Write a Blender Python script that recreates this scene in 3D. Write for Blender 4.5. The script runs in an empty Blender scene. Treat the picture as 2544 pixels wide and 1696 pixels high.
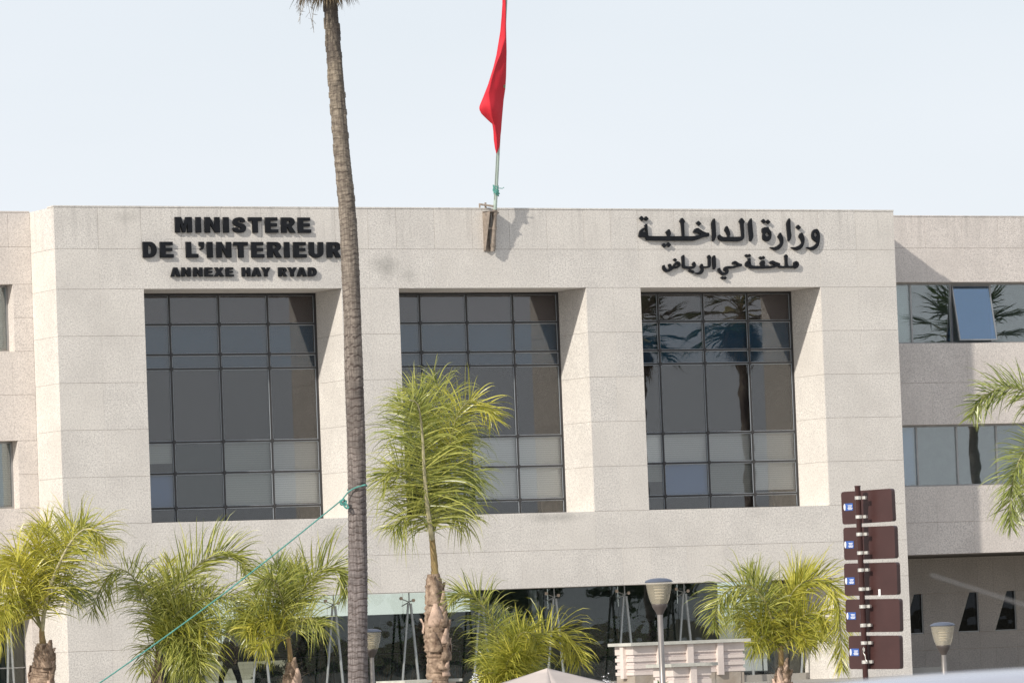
import bpy, bmesh, math, random
from mathutils import Vector, Matrix, noise
R = random.Random(7)
sc = bpy.context.scene
COL = sc.collection
PI = math.pi
# ------------------------------------------------------------------ camera
FPX, PITCH, ROLL, YAW = 12836.6, 0.0559, 0.0379, 0.4876
EYE = 1.7
CAM = Vector((-60.885, -119.0, EYE))
_F = Vector((math.sin(YAW) * math.cos(PITCH), math.cos(YAW) * math.cos(PITCH), math.sin(PITCH)))
_Rt = Vector((math.cos(YAW), -math.sin(YAW), 0))
_U = _Rt.cross(_F)
RT = _Rt * math.cos(ROLL) - _U * math.sin(ROLL)
UP = _Rt * math.sin(ROLL) + _U * math.cos(ROLL)
cam_d = bpy.data.cameras.new("camera")
cam = bpy.data.objects.new("camera", cam_d)
COL.objects.link(cam)
cam_d.sensor_width = 36
cam_d.lens = FPX / 2544 * 36
cam_d.clip_start = 0.5
cam_d.clip_end = 9000
cam_d.dof.use_dof = True
cam_d.dof.focus_distance = 131
cam_d.dof.aperture_fstop = 10
M3 = Matrix((RT, UP, -_F)).transposed()
cam.matrix_world = Matrix.Translation(CAM) @ M3.to_4x4()
sc.camera = cam
# ------------------------------------------------------------------ light
SUN_TRAVEL = Vector((3.4, 1.55, -2.25)).normalized()
world = bpy.data.worlds.new("World")
sc.world = world
world.use_nodes = True
wn, wl = world.node_tree.nodes, world.node_tree.links
wn.clear()
wo = wn.new('ShaderNodeOutputWorld')
bg = wn.new('ShaderNodeBackground')
bg.inputs['Strength'].default_value = 0.1
sky = wn.new('ShaderNodeTexSky')
sky.sky_type = 'NISHITA'
sky.sun_disc = False
sky.sun_elevation = math.asin(-SUN_TRAVEL.z)
sky.sun_rotation = math.atan2(-SUN_TRAVEL.x, -SUN_TRAVEL.y)
sky.air_density = 1.0
sky.dust_density = 2.0
tc = wn.new('ShaderNodeTexCoord')
sep = wn.new('ShaderNodeSeparateXYZ')
wl.new(tc.outputs['Generated'], sep.inputs[0])
mr = wn.new('ShaderNodeMapRange')            # haze veil: thick near the horizon, thinner overhead
mr.inputs[1].default_value = 0.02
mr.inputs[2].default_value = 0.75
mr.inputs[3].default_value = 0.93
mr.inputs[4].default_value = 0.42
wl.new(sep.outputs['Z'], mr.inputs[0])
cn = wn.new('ShaderNodeTexNoise')
cn.inputs['Scale'].default_value = 2.2
cn.inputs['Detail'].default_value = 5
mp = wn.new('ShaderNodeMapping')
mp.inputs['Scale'].default_value = (1, 1, 3.5)
wl.new(tc.outputs['Generated'], mp.inputs[0])
wl.new(mp.outputs[0], cn.inputs['Vector'])
cr = wn.new('ShaderNodeMapRange')
cr.inputs[1].default_value = 0.35
cr.inputs[2].default_value = 0.68
cr.inputs[3].default_value = -0.1
cr.inputs[4].default_value = 0.12
wl.new(cn.outputs[0], cr.inputs[0])
ad = wn.new('ShaderNodeMath')
ad.operation = 'ADD'
ad.use_clamp = True
wl.new(mr.outputs[0], ad.inputs[0])
wl.new(cr.outputs[0], ad.inputs[1])
mx = wn.new('ShaderNodeMixRGB')
wl.new(ad.outputs[0], mx.inputs[0])
wl.new(sky.outputs[0], mx.inputs[1])
mx.inputs[2].default_value = (7.55, 7.95, 8.45, 1)
wl.new(mx.outputs[0], bg.inputs['Color'])
wl.new(bg.outputs[0], wo.inputs['Surface'])
sun_d = bpy.data.lights.new("sun", 'SUN')
sun_d.energy = 3.5
sun_d.angle = math.radians(1.0)
sun_d.color = (1.0, 0.94, 0.84)
sun = bpy.data.objects.new("sun", sun_d)
sun.rotation_euler = SUN_TRAVEL.to_track_quat('-Z', 'Y').to_euler()
sun.location = (-60, -60, 60)
COL.objects.link(sun)
sc.view_settings.view_transform = 'Standard'
sc.view_settings.look = 'None'
sc.view_settings.exposure = 0.21
sc.view_settings.gamma = 1
sc.view_settings.use_curve_mapping = False
sc.cycles.max_bounces = 8
sc.cycles.transparent_max_bounces = 16


# ------------------------------------------------------------------ image <-> world helpers
def ray(u, v):
    return (_F * FPX + RT * (u - 1272) + UP * (848 - v)) / FPX


def atY(u, v, Y):
    d = ray(u, v)
    return CAM + d * ((Y - CAM.y) / d.y)


def atD(u, v, D):
    return CAM + ray(u, v) * D


def atX(u, v, X):
    d = ray(u, v)
    return CAM + d * ((X - CAM.x) / d.x)


# ------------------------------------------------------------------ object helpers
def tag(o, label=None, cat=None, group=None, kind=None):
    if label: o['label'] = label
    if cat: o['category'] = cat
    if group: o['group'] = group
    if kind: o['kind'] = kind
    return o


def empty(name, loc, label=None, cat=None, group=None, parent=None):
    o = bpy.data.objects.new(name, None)
    o.empty_display_size = 0.3
    COL.objects.link(o)
    o.location = loc
    if parent: setp(o, parent)
    return tag(o, label, cat, group)


def setp(o, p):
    o.parent = p
    bpy.context.view_layer.update() if False else None
    o.matrix_parent_inverse = Matrix.Translation(-ploc(p))


def ploc(p):
    v = p.location.copy()
    # parents are only ever translated
    return v if not p.parent else p.location.copy()


def mobj(name, verts, faces, m, parent=None, smooth=False, kind=None):
    me = bpy.data.meshes.new(name)
    me.from_pydata([tuple(v) for v in verts], [], faces)
    me.materials.append(m)
    if smooth: me.polygons.foreach_set('use_smooth', [True] * len(me.polygons))
    me.update()
    return link(name, me, parent, kind)


def link(name, me, parent=None, kind=None, loc=None):
    o = bpy.data.objects.new(name, me)
    COL.objects.link(o)
    if loc is not None: o.location = loc
    if parent: setp(o, parent)
    if kind: o['kind'] = kind
    return o


class MB:
    def __init__(s): s.v = []; s.f = []
    def add(s, v, f):
        n = len(s.v); s.v += [Vector(p) for p in v]; s.f += [tuple(i + n for i in q) for q in f]; return s
    def box(s, a, b):
        x0, y0, z0 = [min(a[i], b[i]) for i in range(3)]; x1, y1, z1 = [max(a[i], b[i]) for i in range(3)]
        return s.add([(x0, y0, z0), (x1, y0, z0), (x1, y1, z0), (x0, y1, z0), (x0, y0, z1), (x1, y0, z1), (x1, y1, z1), (x0, y1, z1)],
                     [(0, 3, 2, 1), (4, 5, 6, 7), (0, 1, 5, 4), (1, 2, 6, 5), (2, 3, 7, 6), (3, 0, 4, 7)])
    def tube(s, pts, rad, n=10, cap=True, jit=0, seed=0, ph=0.0):
        pts = [Vector(p) for p in pts]
        if not hasattr(rad, '__len__'): rad = [rad] * len(pts)
        vs = []; fs = []; ref = None
        for i, p in enumerate(pts):
            t = (pts[min(i + 1, len(pts) - 1)] - pts[max(i - 1, 0)]).normalized()
            if ref is None:
                ref = t.orthogonal().normalized() if abs(t.z) < 0.95 else Vector((1, 0, 0))
            a = (ref - t * ref.dot(t)).normalized(); ref = a; b = t.cross(a)
            for k in range(n):
                an = 2 * PI * k / n + ph
                r = rad[i]
                if jit: r *= 1 + jit * noise.noise(Vector((math.cos(an) * 2 + seed, math.sin(an) * 2, i * 0.7)))
                vs.append(p + (a * math.cos(an) + b * math.sin(an)) * r)
        m = len(pts)
        for i in range(m - 1):
            for k in range(n):
                fs.append((i * n + k, i * n + (k + 1) % n, (i + 1) * n + (k + 1) % n, (i + 1) * n + k))
        if cap:
            fs.append(tuple(reversed(range(n)))); fs.append(tuple((m - 1) * n + k for k in range(n)))
        return s.add(vs, fs)
    def obox(s, c, ax, ay, az):
        """oriented box from centre and half vectors"""
        c, ax, ay, az = map(Vector, (c, ax, ay, az))
        v = [c + ax * i + ay * j + az * k for k in (-1, 1) for j in (-1, 1) for i in (-1, 1)]
        return s.add(v, [(0, 2, 3, 1), (4, 5, 7, 6), (0, 1, 5, 4), (1, 3, 7, 5), (3, 2, 6, 7), (2, 0, 4, 6)])
    def build(s, name, m, parent=None, smooth=False, kind=None):
        o = mobj(name, s.v, s.f, m, parent, False, kind)
        if smooth:
            o.data.polygons.foreach_set('use_smooth', [True] * len(o.data.polygons))
            try: o.data.set_sharp_from_angle(angle=math.radians(40))
            except Exception: pass
        return o


def cat_rom(P, n):
    P = [Vector(p) for p in P]
    Q = [2 * P[0] - P[1]] + P + [2 * P[-1] - P[-2]]
    L = [0]
    for i in range(1, len(P)): L.append(L[-1] + (P[i] - P[i - 1]).length)
    out = []
    for k in range(n):
        s_ = L[-1] * k / (n - 1)
        i = 0
        while i < len(P) - 2 and L[i + 1] < s_: i += 1
        t = (s_ - L[i]) / max(1e-9, L[i + 1] - L[i])
        a, b, c, d = Q[i], Q[i + 1], Q[i + 2], Q[i + 3]
        out.append(0.5 * ((2 * b) + (c - a) * t + (2 * a - 5 * b + 4 * c - d) * t * t + (3 * b - a - 3 * c + d) * t ** 3))
    return out


# ------------------------------------------------------------------ materials
def mat(name, col, rough=0.6, metal=0.0, var=0.0, vscale=4.0, bump=0.0, bscale=30.0, col2=None, spec=None, trans=0):
    m = bpy.data.materials.new(name)
    m.use_nodes = True
    n, l = m.node_tree.nodes, m.node_tree.links
    p = n['Principled BSDF']
    p.inputs['Roughness'].default_value = rough
    p.inputs['Metallic'].default_value = metal
    if spec is not None: p.inputs['Specular IOR Level'].default_value = spec
    c = tuple(col) + (1,)
    p.inputs['Base Color'].default_value = c
    t = n.new('ShaderNodeTexCoord')
    if var or col2:
        nz = n.new('ShaderNodeTexNoise'); nz.inputs['Scale'].default_value = vscale; nz.inputs['Detail'].default_value = 6
        l.new(t.outputs['Object'], nz.inputs['Vector'])
        r = n.new('ShaderNodeMapRange'); r.inputs[1].default_value = 0.3; r.inputs[2].default_value = 0.7
        l.new(nz.outputs[0], r.inputs[0])
        mxx = n.new('ShaderNodeMixRGB'); l.new(r.outputs[0], mxx.inputs[0])
        a = tuple(x * (1 - var) for x in col) + (1,); b = (tuple(col2) if col2 else tuple(min(1, x * (1 + var)) for x in col)) + (1,)
        mxx.inputs[1].default_value = a; mxx.inputs[2].default_value = b
        l.new(mxx.outputs[0], p.inputs['Base Color'])
    if bump:
        nb = n.new('ShaderNodeTexNoise'); nb.inputs['Scale'].default_value = bscale; nb.inputs['Detail'].default_value = 4
        l.new(t.outputs['Object'], nb.inputs['Vector'])
        bp = n.new('ShaderNodeBump'); bp.inputs['Strength'].default_value = bump; bp.inputs['Distance'].default_value = 0.02
        l.new(nb.outputs[0], bp.inputs['Height']); l.new(bp.outputs[0], p.inputs['Normal'])
    return m


def granite(name, base, dark, warm):
    m = bpy.data.materials.new(name)
    m.use_nodes = True
    n, l = m.node_tree.nodes, m.node_tree.links
    p = n['Principled BSDF']; p.inputs['Roughness'].default_value = 0.75
    p.inputs['Specular IOR Level'].default_value = 0.3
    g = n.new('ShaderNodeNewGeometry')
    oi = n.new('ShaderNodeObjectInfo')
    def nz(scale, det, rough=0.6):
        k = n.new('ShaderNodeTexNoise'); k.inputs['Scale'].default_value = scale; k.inputs['Detail'].default_value = det
        k.inputs['Roughness'].default_value = rough
        l.new(g.outputs['Position'], k.inputs['Vector']); return k
    def mrng(src, a, b, c=0.0, d=1.0):
        k = n.new('ShaderNodeMapRange'); k.inputs[1].default_value = a; k.inputs[2].default_value = b; k.inputs[3].default_value = c; k.inputs[4].default_value = d
        l.new(src, k.inputs[0]); return k.outputs[0]
    def mix(f, a, b, mode='MIX'):
        k = n.new('ShaderNodeMixRGB'); k.blend_type = mode
        if isinstance(f, float): k.inputs[0].default_value = f
        else: l.new(f, k.inputs[0])
        for i, x in ((1, a), (2, b)):
            if isinstance(x, tuple): k.inputs[i].default_value = x + (1,)
            else: l.new(x, k.inputs[i])
        return k.outputs[0]
    grain = nz(24, 4, 0.8)
    c = mix(mrng(grain.outputs[0], 0.40, 0.55), dark, base)
    g2 = nz(38, 2)
    c = mix(mrng(g2.outputs[0], 0.60, 0.68), c, tuple(min(1, x * 1.35) for x in base))
    big = nz(0.9, 6)
    c = mix(mrng(big.outputs[0], 0.4, 0.75, 0, 0.45), c, tuple(x * 0.86 for x in dark))
    # every slab is a slightly different cut of the stone
    c = mix(mrng(oi.outputs['Random'], 0, 1, 0, 0.35), c, warm)
    st = nz(2.3, 6, 0.7)
    c = mix(mrng(st.outputs[0], 0.66, 0.8, 0, 0.5), c, tuple(x * 0.6 for x in dark))
    # rain streaks: stretched noise, strong only just below the coping
    mp_ = n.new('ShaderNodeMapping'); mp_.inputs['Scale'].default_value = (3.2, 3.2, 0.25)
    l.new(g.outputs['Position'], mp_.inputs[0])
    sk = n.new('ShaderNodeTexNoise'); sk.inputs['Scale'].default_value = 1.6; sk.inputs['Detail'].default_value = 5
    l.new(mp_.outputs[0], sk.inputs['Vector'])
    sx = n.new('ShaderNodeSeparateXYZ'); l.new(g.outputs['Position'], sx.inputs[0])
    hi = mrng(sx.outputs['Z'], 11.3, 12.7, 0, 1)
    mm = n.new('ShaderNodeMath'); mm.operation = 'MULTIPLY'
    l.new(mrng(sk.outputs[0], 0.5, 0.72, 0, 0.38), mm.inputs[0]); l.new(hi, mm.inputs[1])
    c = mix(mm.outputs[0], c, tuple(x * 0.62 for x in dark))
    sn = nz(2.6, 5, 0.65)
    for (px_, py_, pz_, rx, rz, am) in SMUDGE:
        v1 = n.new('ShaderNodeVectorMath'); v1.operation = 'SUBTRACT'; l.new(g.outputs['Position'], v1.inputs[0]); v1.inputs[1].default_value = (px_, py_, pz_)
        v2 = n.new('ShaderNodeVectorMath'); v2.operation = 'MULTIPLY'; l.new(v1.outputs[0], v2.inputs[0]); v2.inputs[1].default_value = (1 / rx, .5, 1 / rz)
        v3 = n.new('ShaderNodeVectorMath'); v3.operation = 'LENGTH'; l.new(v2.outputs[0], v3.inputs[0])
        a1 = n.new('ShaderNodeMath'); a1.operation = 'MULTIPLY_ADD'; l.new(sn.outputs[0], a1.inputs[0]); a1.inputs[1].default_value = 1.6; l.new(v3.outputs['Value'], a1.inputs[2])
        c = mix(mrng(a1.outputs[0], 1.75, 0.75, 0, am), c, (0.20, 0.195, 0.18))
    l.new(c, p.inputs['Base Color'])
    bp = n.new('ShaderNodeBump'); bp.inputs['Strength'].default_value = 0.25; bp.inputs['Distance'].default_value = 0.006
    l.new(grain.outputs[0], bp.inputs['Height']); l.new(bp.outputs[0], p.inputs['Normal'])
    return m


def glass(name, tint, refl=0.055, wav=0.25, gcol=(1, 1, 1)):
    m = bpy.data.materials.new(name)
    m.use_nodes = True
    n, l = m.node_tree.nodes, m.node_tree.links
    n.clear()
    o = n.new('ShaderNodeOutputMaterial')
    tr = n.new('ShaderNodeBsdfTransparent'); tr.inputs[0].default_value = tuple(tint) + (1,)
    gl = n.new('ShaderNodeBsdfGlossy'); gl.inputs['Roughness'].default_value = 0.0
    gl.inputs['Color'].default_value = tuple(gcol) + (1,)
    mxs = n.new('ShaderNodeMixShader')
    fr = n.new('ShaderNodeFresnel'); fr.inputs['IOR'].default_value = 1.5
    mr_ = n.new('ShaderNodeMapRange'); mr_.inputs[1].default_value = 0.04; mr_.inputs[2].default_value = 1.0
    mr_.inputs[3].default_value = refl; mr_.inputs[4].default_value = 1.0
    l.new(fr.outputs[0], mr_.inputs[0]); l.new(mr_.outputs[0], mxs.inputs[0])
    l.new(tr.outputs[0], mxs.inputs[1]); l.new(gl.outputs[0], mxs.inputs[2]); l.new(mxs.outputs[0], o.inputs[0])
    g = n.new('ShaderNodeNewGeometry')
    nz = n.new('ShaderNodeTexNoise'); nz.inputs['Scale'].default_value = 1.7; nz.inputs['Detail'].default_value = 1
    l.new(g.outputs['Position'], nz.inputs['Vector'])
    bp = n.new('ShaderNodeBump'); bp.inputs['Strength'].default_value = wav; bp.inputs['Distance'].default_value = 0.006
    l.new(nz.outputs[0], bp.inputs['Height']); l.new(bp.outputs[0], gl.inputs['Normal'])
    return m


def leafmat(name, c1, c2, tr=0.30):
    m = bpy.data.materials.new(name)
    m.use_nodes = True
    n, l = m.node_tree.nodes, m.node_tree.links
    p = n['Principled BSDF']; o = n['Material Output']
    p.inputs['Roughness'].default_value = 0.30; p.inputs['Specular IOR Level'].default_value = .4
    at = n.new('ShaderNodeAttribute'); at.attribute_name = 'tint'
    mxx = n.new('ShaderNodeMixRGB'); l.new(at.outputs['Fac'], mxx.inputs[0])
    mxx.inputs[1].default_value = tuple(c1) + (1,); mxx.inputs[2].default_value = tuple(c2) + (1,)
    l.new(mxx.outputs[0], p.inputs['Base Color'])
    t = n.new('ShaderNodeBsdfTranslucent')
    hs = n.new('ShaderNodeMixRGB'); hs.blend_type = 'MULTIPLY'; hs.inputs[0].default_value = 1; hs.inputs[2].default_value = (1.15, 1.12, 0.7, 1)
    l.new(mxx.outputs[0], hs.inputs[1]); l.new(hs.outputs[0], t.inputs[0])
    ms = n.new('ShaderNodeMixShader'); ms.inputs[0].default_value = tr
    l.new(p.outputs[0], ms.inputs[1]); l.new(t.outputs[0], ms.inputs[2]); l.new(ms.outputs[0], o.inputs[0])
    return m


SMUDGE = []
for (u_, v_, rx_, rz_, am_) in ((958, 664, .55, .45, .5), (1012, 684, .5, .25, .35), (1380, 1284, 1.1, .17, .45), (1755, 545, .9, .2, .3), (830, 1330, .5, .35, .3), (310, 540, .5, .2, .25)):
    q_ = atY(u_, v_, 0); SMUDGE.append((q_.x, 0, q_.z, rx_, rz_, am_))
STONE = granite('granite', (0.745, 0.708, 0.662), (0.49, 0.463, 0.44), (0.70, 0.655, 0.60))
STONE2 = granite('granite_wing', (0.745, 0.685, 0.64), (0.49, 0.45, 0.425), (0.68, 0.62, 0.575))
MORTAR = mat('mortar', (0.55, 0.43, 0.31), 0.9, var=0.2)
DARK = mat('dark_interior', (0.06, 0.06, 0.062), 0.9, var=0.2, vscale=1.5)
CONC = mat('concrete', (0.34, 0.33, 0.31), 0.85, var=0.15, bump=0.2)
GLASS = glass('dark_glass', (0.895, 0.90, 0.90), 0.062)
GLASS_OPEN = glass('open_pane_glass', (0.3, 0.4, 0.6), 0.30, gcol=(0.62, 0.82, 1))  # blue of the reflected sky is tinted into this glass
GLASS_WING = glass('wing_glass', (0.80, 0.86, 0.86), 0.15)
GLASS_LOBBY = glass('lobby_glass', (0.90, 0.945, 0.93), 0.035)
FRAME = mat('dark_frame', (0.035, 0.034, 0.036), 0.45, var=0.15)
ALU = mat('grey_aluminium', (0.36, 0.36, 0.36), 0.4, 0.6, var=0.1)
GASKET = mat('pane_edge', (0.42, 0.46, 0.50), 0.35, 0.0)
LETTER = mat('black_letter', (0.010, 0.011, 0.014), 0.55, var=0.25, vscale=6, spec=.22)
STEEL = mat('steel_tube', (0.38, 0.40, 0.40), 0.35, 0.5, var=0.12, vscale=8)
RUST = mat('weathered_bracket', (0.30, 0.25, 0.21), 0.55, 0.3, var=0.3, vscale=9)
POLE = mat('pale_green_pole', (0.42, 0.50, 0.45), 0.4, 0.2, var=0.15, vscale=3)
ROPE = mat('green_rope', (0.09, 0.30, 0.26), 0.7, var=0.3, vscale=40, bump=0.6, bscale=90)
FLAG = mat('red_flag_cloth', (0.62, 0.018, 0.035), 0.75, var=0.08, vscale=2, bump=0.15, bscale=8)


# ------------------------------------------------------------------ ground, roads
g_as = mat('asphalt', (0.05, 0.05, 0.052), 0.9, var=0.25, vscale=0.6, bump=0.3, bscale=60)
g_pv = mat('plaza_paving', (0.36, 0.34, 0.31), 0.85, var=0.15, vscale=0.8, bump=0.2)
g_gr = mat('dry_ground', (0.20, 0.18, 0.13), 0.95, var=0.3, vscale=0.05)
LOBYF = 1.4
tag(MB().box((-60, 16.004, -0.3), (60, 90, -0.004)).build('courtyard_paving', g_pv), kind='structure')
g_mk = mat('road_paint', (0.75, 0.75, 0.72), 0.7, var=0.1)
o = MB().add([(-3000, -3000, -0.012), (3000, -3000, -0.012), (3000, 4000, -0.012), (-3000, 4000, -0.012)], [(0, 1, 2, 3)]).build('ground', g_gr); tag(o, kind='structure')
o = MB().add([(-400, -150, -0.004), (400, -150, -0.004), (400, -92, -0.004), (-400, -92, -0.004)], [(0, 1, 2, 3)]).build('road', g_as); tag(o, kind='structure')
mb = MB()
for i in range(-40, 40): mb.add([(i * 6, -112.1, 0), (i * 6 + 3, -112.1, 0), (i * 6 + 3, -111.95, 0), (i * 6, -111.95, 0)], [(0, 1, 2, 3)])
tag(mb.build('road_marking', g_mk), kind='structure')
tag(MB().box((-400, -92, -0.3), (400, -91.7, 0.13)).build('kerb', CONC), kind='structure')
tag(MB().box((-400, -91.7, -0.3), (400, -4.5, 0.0)).build('pavement', g_pv), kind='structure')
tag(MB().box((-11, -4.498, -0.3), (16, LOBYF, 0.1)).box((-11, LOBYF, -0.3), (16, 16, 0.28)).build('terrace', g_pv), kind='structure')

# ------------------------------------------------------------------ the building
Z = lambda r: r + EYE
TOP, LIN, SILL, SLAB = Z(11.0), Z(8.936), Z(3.052), Z(1.097)
PL, PR, DW = -10.597, 14.112, 1.549
GY = 1.552            # plane of the big windows
W_ = [(-8.2085, -2.6707), (-1.0265, 4.4873), (6.133, 11.6992)]
LOBX0, LOBX1, LOBY = -8.2, 11.7, 1.62
UC = Z(1.665)
RW_X1 = 28.1
LW_X0 = -23.2
bld = empty('ministry_building', (0, 0, 0), 'pale speckled granite government office building with three tall recessed windows and lower wings', 'building')
GAP, GV, TH = 0.006, 0.0025, 0.03
_pc = {}


def panel(axis, a0, a1, b0, b1, pos, m=None, par=None, th=TH, jig=True, name='stone_panel'):
    GV = 0.007 if (axis == 'f' and b1 > 12.6) else 0.0025
    """stone slab. axis 'f': a = X, b = Z, face at Y = pos looking -Y. 's': a = Y, b = Z, face at X = pos; sign of th gives the side. 'u': a = X, b = Y, underside at Z = pos"""
    w, h = a1 - a0 - GV, b1 - b0 - (GV if axis == 'u' else GAP)
    if w < 0.03 or h < 0.03: return
    key = (axis, round(w, 3), round(h, 3), (m or STONE).name, round(th, 3))
    if key not in _pc:
        k = MB(); e = 0.002 if axis == 'f' else 0
        if axis == 'f':
            k.add([(e, 0, e), (w - e, 0, e), (w - e, 0, h - e), (e, 0, h - e), (0, e, 0), (w, e, 0), (w, e, h), (0, e, h), (0, th, 0), (w, th, 0), (w, th, h), (0, th, h)],
                  [(0, 1, 2, 3), (0, 4, 5, 1), (1, 5, 6, 2), (2, 6, 7, 3), (3, 7, 4, 0), (4, 8, 9, 5), (5, 9, 10, 6), (6, 10, 11, 7), (7, 11, 8, 4)])
        elif axis == 's': k.box((0, 0, 0), (th, w, h))
        else: k.box((0, 0, 0), (w, h, th))
        me = bpy.data.meshes.new(name)
        me.from_pydata([tuple(v) for v in k.v], [], k.f); me.materials.append(m or STONE); me.update()
        _pc[key] = me
    j = R.uniform(0, 0.0025) if jig else 0
    if axis == 'f': loc = (a0 + GV / 2, pos + j, b0 + GAP / 2)
    elif axis == 's': loc = (pos + (j if th > 0 else -j), a0 + GV / 2, b0 + GAP / 2)
    else: loc = (a0 + GV / 2, b0 + GV / 2, pos + j)
    return link(name, _pc[key], par or bld, loc=loc)


ub = [243, 350, 449.6, 549.9, 649.4, 747.3, 832, 914, 983.7, 1078.6, 1173, 1265, 1358, 1449.8, 1516.7, 1583.7, 1675, 1766, 1854, 1943.6, 2033, 2125.6]
XB = [PL] + [round(atY(u, 560, 0).x, 3) for u in ub] + [PR]
ROWS_TOP = [TOP, Z(9.95), LIN]
ROWS_MID = [LIN - (LIN - SILL) * k / 5 for k in range(6)]
ROWS_BOT = [SILL, Z(2.07), SLAB]
ROWS_LOW = [SLAB, Z(-0.1), 0.1]


def rows(zs): return [(zs[i + 1], zs[i]) for i in range(len(zs) - 1)]


for z0, z1 in rows(ROWS_TOP) + rows(ROWS_BOT):
    for i in range(len(XB) - 1): panel('f', XB[i], XB[i + 1], z0, z1, 0)
piers = [(PL, W_[0][0]), (W_[0][1], W_[1][0]), (W_[1][1], W_[2][0]), (W_[2][1], PR)]
for (a, b) in piers:
    xs = [a] + [x for x in XB if a + 0.25 < x < b - 0.25][:2] + [b]
    for z0, z1 in rows(ROWS_MID):
        for i in range(len(xs) - 1): panel('f', xs[i], xs[i + 1], z0, z1, 0)
for (a, b) in (piers[0], (LOBX1, PR)):
    xs = [a, (a + b) / 2, b]
    for z0, z1 in rows(ROWS_LOW):
        for i in range(2): panel('f', xs[i], xs[i + 1], z0, z1, 0)
# returns of the projecting block
for z0, z1 in rows(ROWS_TOP) + rows(ROWS_MID) + rows(ROWS_BOT) + rows(ROWS_LOW):
    panel('s', 0.002, DW / 2, z0, z1, PL, th=0.03); panel('s', DW / 2, DW, z0, z1, PL, th=0.03)
    panel('s', 0.002, DW, z0, z1, PR - 0.03, th=0.03)
# reveals of the three window recesses
for (a, b) in W_:
    for z0, z1 in rows(ROWS_MID):
        panel('s', 0.034, GY, z0, z1, b, th=0.03)
        panel('s', 0.034, GY, z0, z1, a - 0.03, th=0.03)
    for k in range(4):
        w = (b - a) / 4
        panel('u', a + k * w, a + (k + 1) * w, 0.034, GY, LIN, th=0.03)
    panel('u', a, (a + b) / 2, 0.034, GY, SILL - 0.03, th=0.03); panel('u', (a + b) / 2, b, 0.034, GY, SILL - 0.03, th=0.03)
# lobby jambs and soffit
for z0, z1 in rows(ROWS_LOW):
    panel('s', 0.034, LOBY, z0, z1, LOBX1, th=0.03); panel('s', 0.034, LOBY, z0, z1, LOBX0 - 0.03, th=0.03)
for k in range(12):
    w = (LOBX1 - LOBX0) / 12
    panel('u', LOBX0 + k * w, LOBX0 + (k + 1) * w, 0.034, LOBY, SLAB, th=0.03)
# structural core behind the slabs (mortar-coloured so open joints read dark)
e = 0.031


class Core:
    def box(s, a, b): MB().box(a, b).build('wall', MORTAR, bld); return s


core = Core()
core.box((PL + e, e, LIN + e), (PR - e, 3.0, TOP - 0.01))
core.box((PL + e, e, SLAB + e), (PR - e, 3.0, SILL - e))
for (a, b) in piers: core.box((a + e, e, SILL - e), (b - e, 3.0, LIN + e))
core.box((PL + e, e, 0.1), (LOBX0 - e, 3.0, SLAB + e)); core.box((LOBX1 + e, e, 0.1), (PR - e, 3.0, SLAB + e))
cop = MB().box((PL - 0.01, -0.012, TOP), (PR + 0.01, 0.4, TOP + 0.035)); cop.build('coping', STONE, bld)
# upper-storey shell: roof, floors, back wall (open behind the lobby)
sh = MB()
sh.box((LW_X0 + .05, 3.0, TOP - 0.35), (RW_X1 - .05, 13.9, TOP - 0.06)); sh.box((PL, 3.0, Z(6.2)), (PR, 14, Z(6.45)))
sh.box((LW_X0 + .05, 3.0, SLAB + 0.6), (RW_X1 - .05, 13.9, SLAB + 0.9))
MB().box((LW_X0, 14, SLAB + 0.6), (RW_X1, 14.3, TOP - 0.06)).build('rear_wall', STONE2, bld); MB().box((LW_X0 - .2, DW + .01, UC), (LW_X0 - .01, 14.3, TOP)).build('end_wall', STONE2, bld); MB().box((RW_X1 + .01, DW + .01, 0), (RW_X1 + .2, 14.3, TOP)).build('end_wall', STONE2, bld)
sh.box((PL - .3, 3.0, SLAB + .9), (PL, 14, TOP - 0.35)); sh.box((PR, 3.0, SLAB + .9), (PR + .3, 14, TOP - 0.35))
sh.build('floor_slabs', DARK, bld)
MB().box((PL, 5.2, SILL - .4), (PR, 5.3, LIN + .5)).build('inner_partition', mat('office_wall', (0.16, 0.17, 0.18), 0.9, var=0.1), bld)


# --- big windows: 4 x 7 panes
def zr(v): return Z(v)
RZ = [LIN - 0.03, Z(8.1385), Z(7.3654), Z(7.0014), None, None, None, SILL + 0.02]
RZ[4] = Z(5.13); RZ[5] = Z(4.33); RZ[6] = Z(3.45)
blind_mats = {'brown': mat('warm_blind', (0.105, 0.075, 0.075), 0.9, var=0.05),
              'spandrel': mat('spandrel_board', (0.028, 0.020, 0.020), 0.9, var=0.04),
              'light': mat('pale_blind', (0.82, 0.83, 0.80), 0.9), 'mid': mat('grey_blind', (0.42, 0.44, 0.41), 0.9),
              'dark': mat('dark_blind', (0.035, 0.05, 0.048), 0.9, var=0.1), 'blue': mat('blue_roller_blind', (0.20, 0.32, 0.56), 0.9),
              'haze': mat('sky_reflection_tint', (0.020, 0.085, 0.16), 0.9, var=0.05)}  # last entry paints bluish sky reflection into the upper panes
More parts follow.
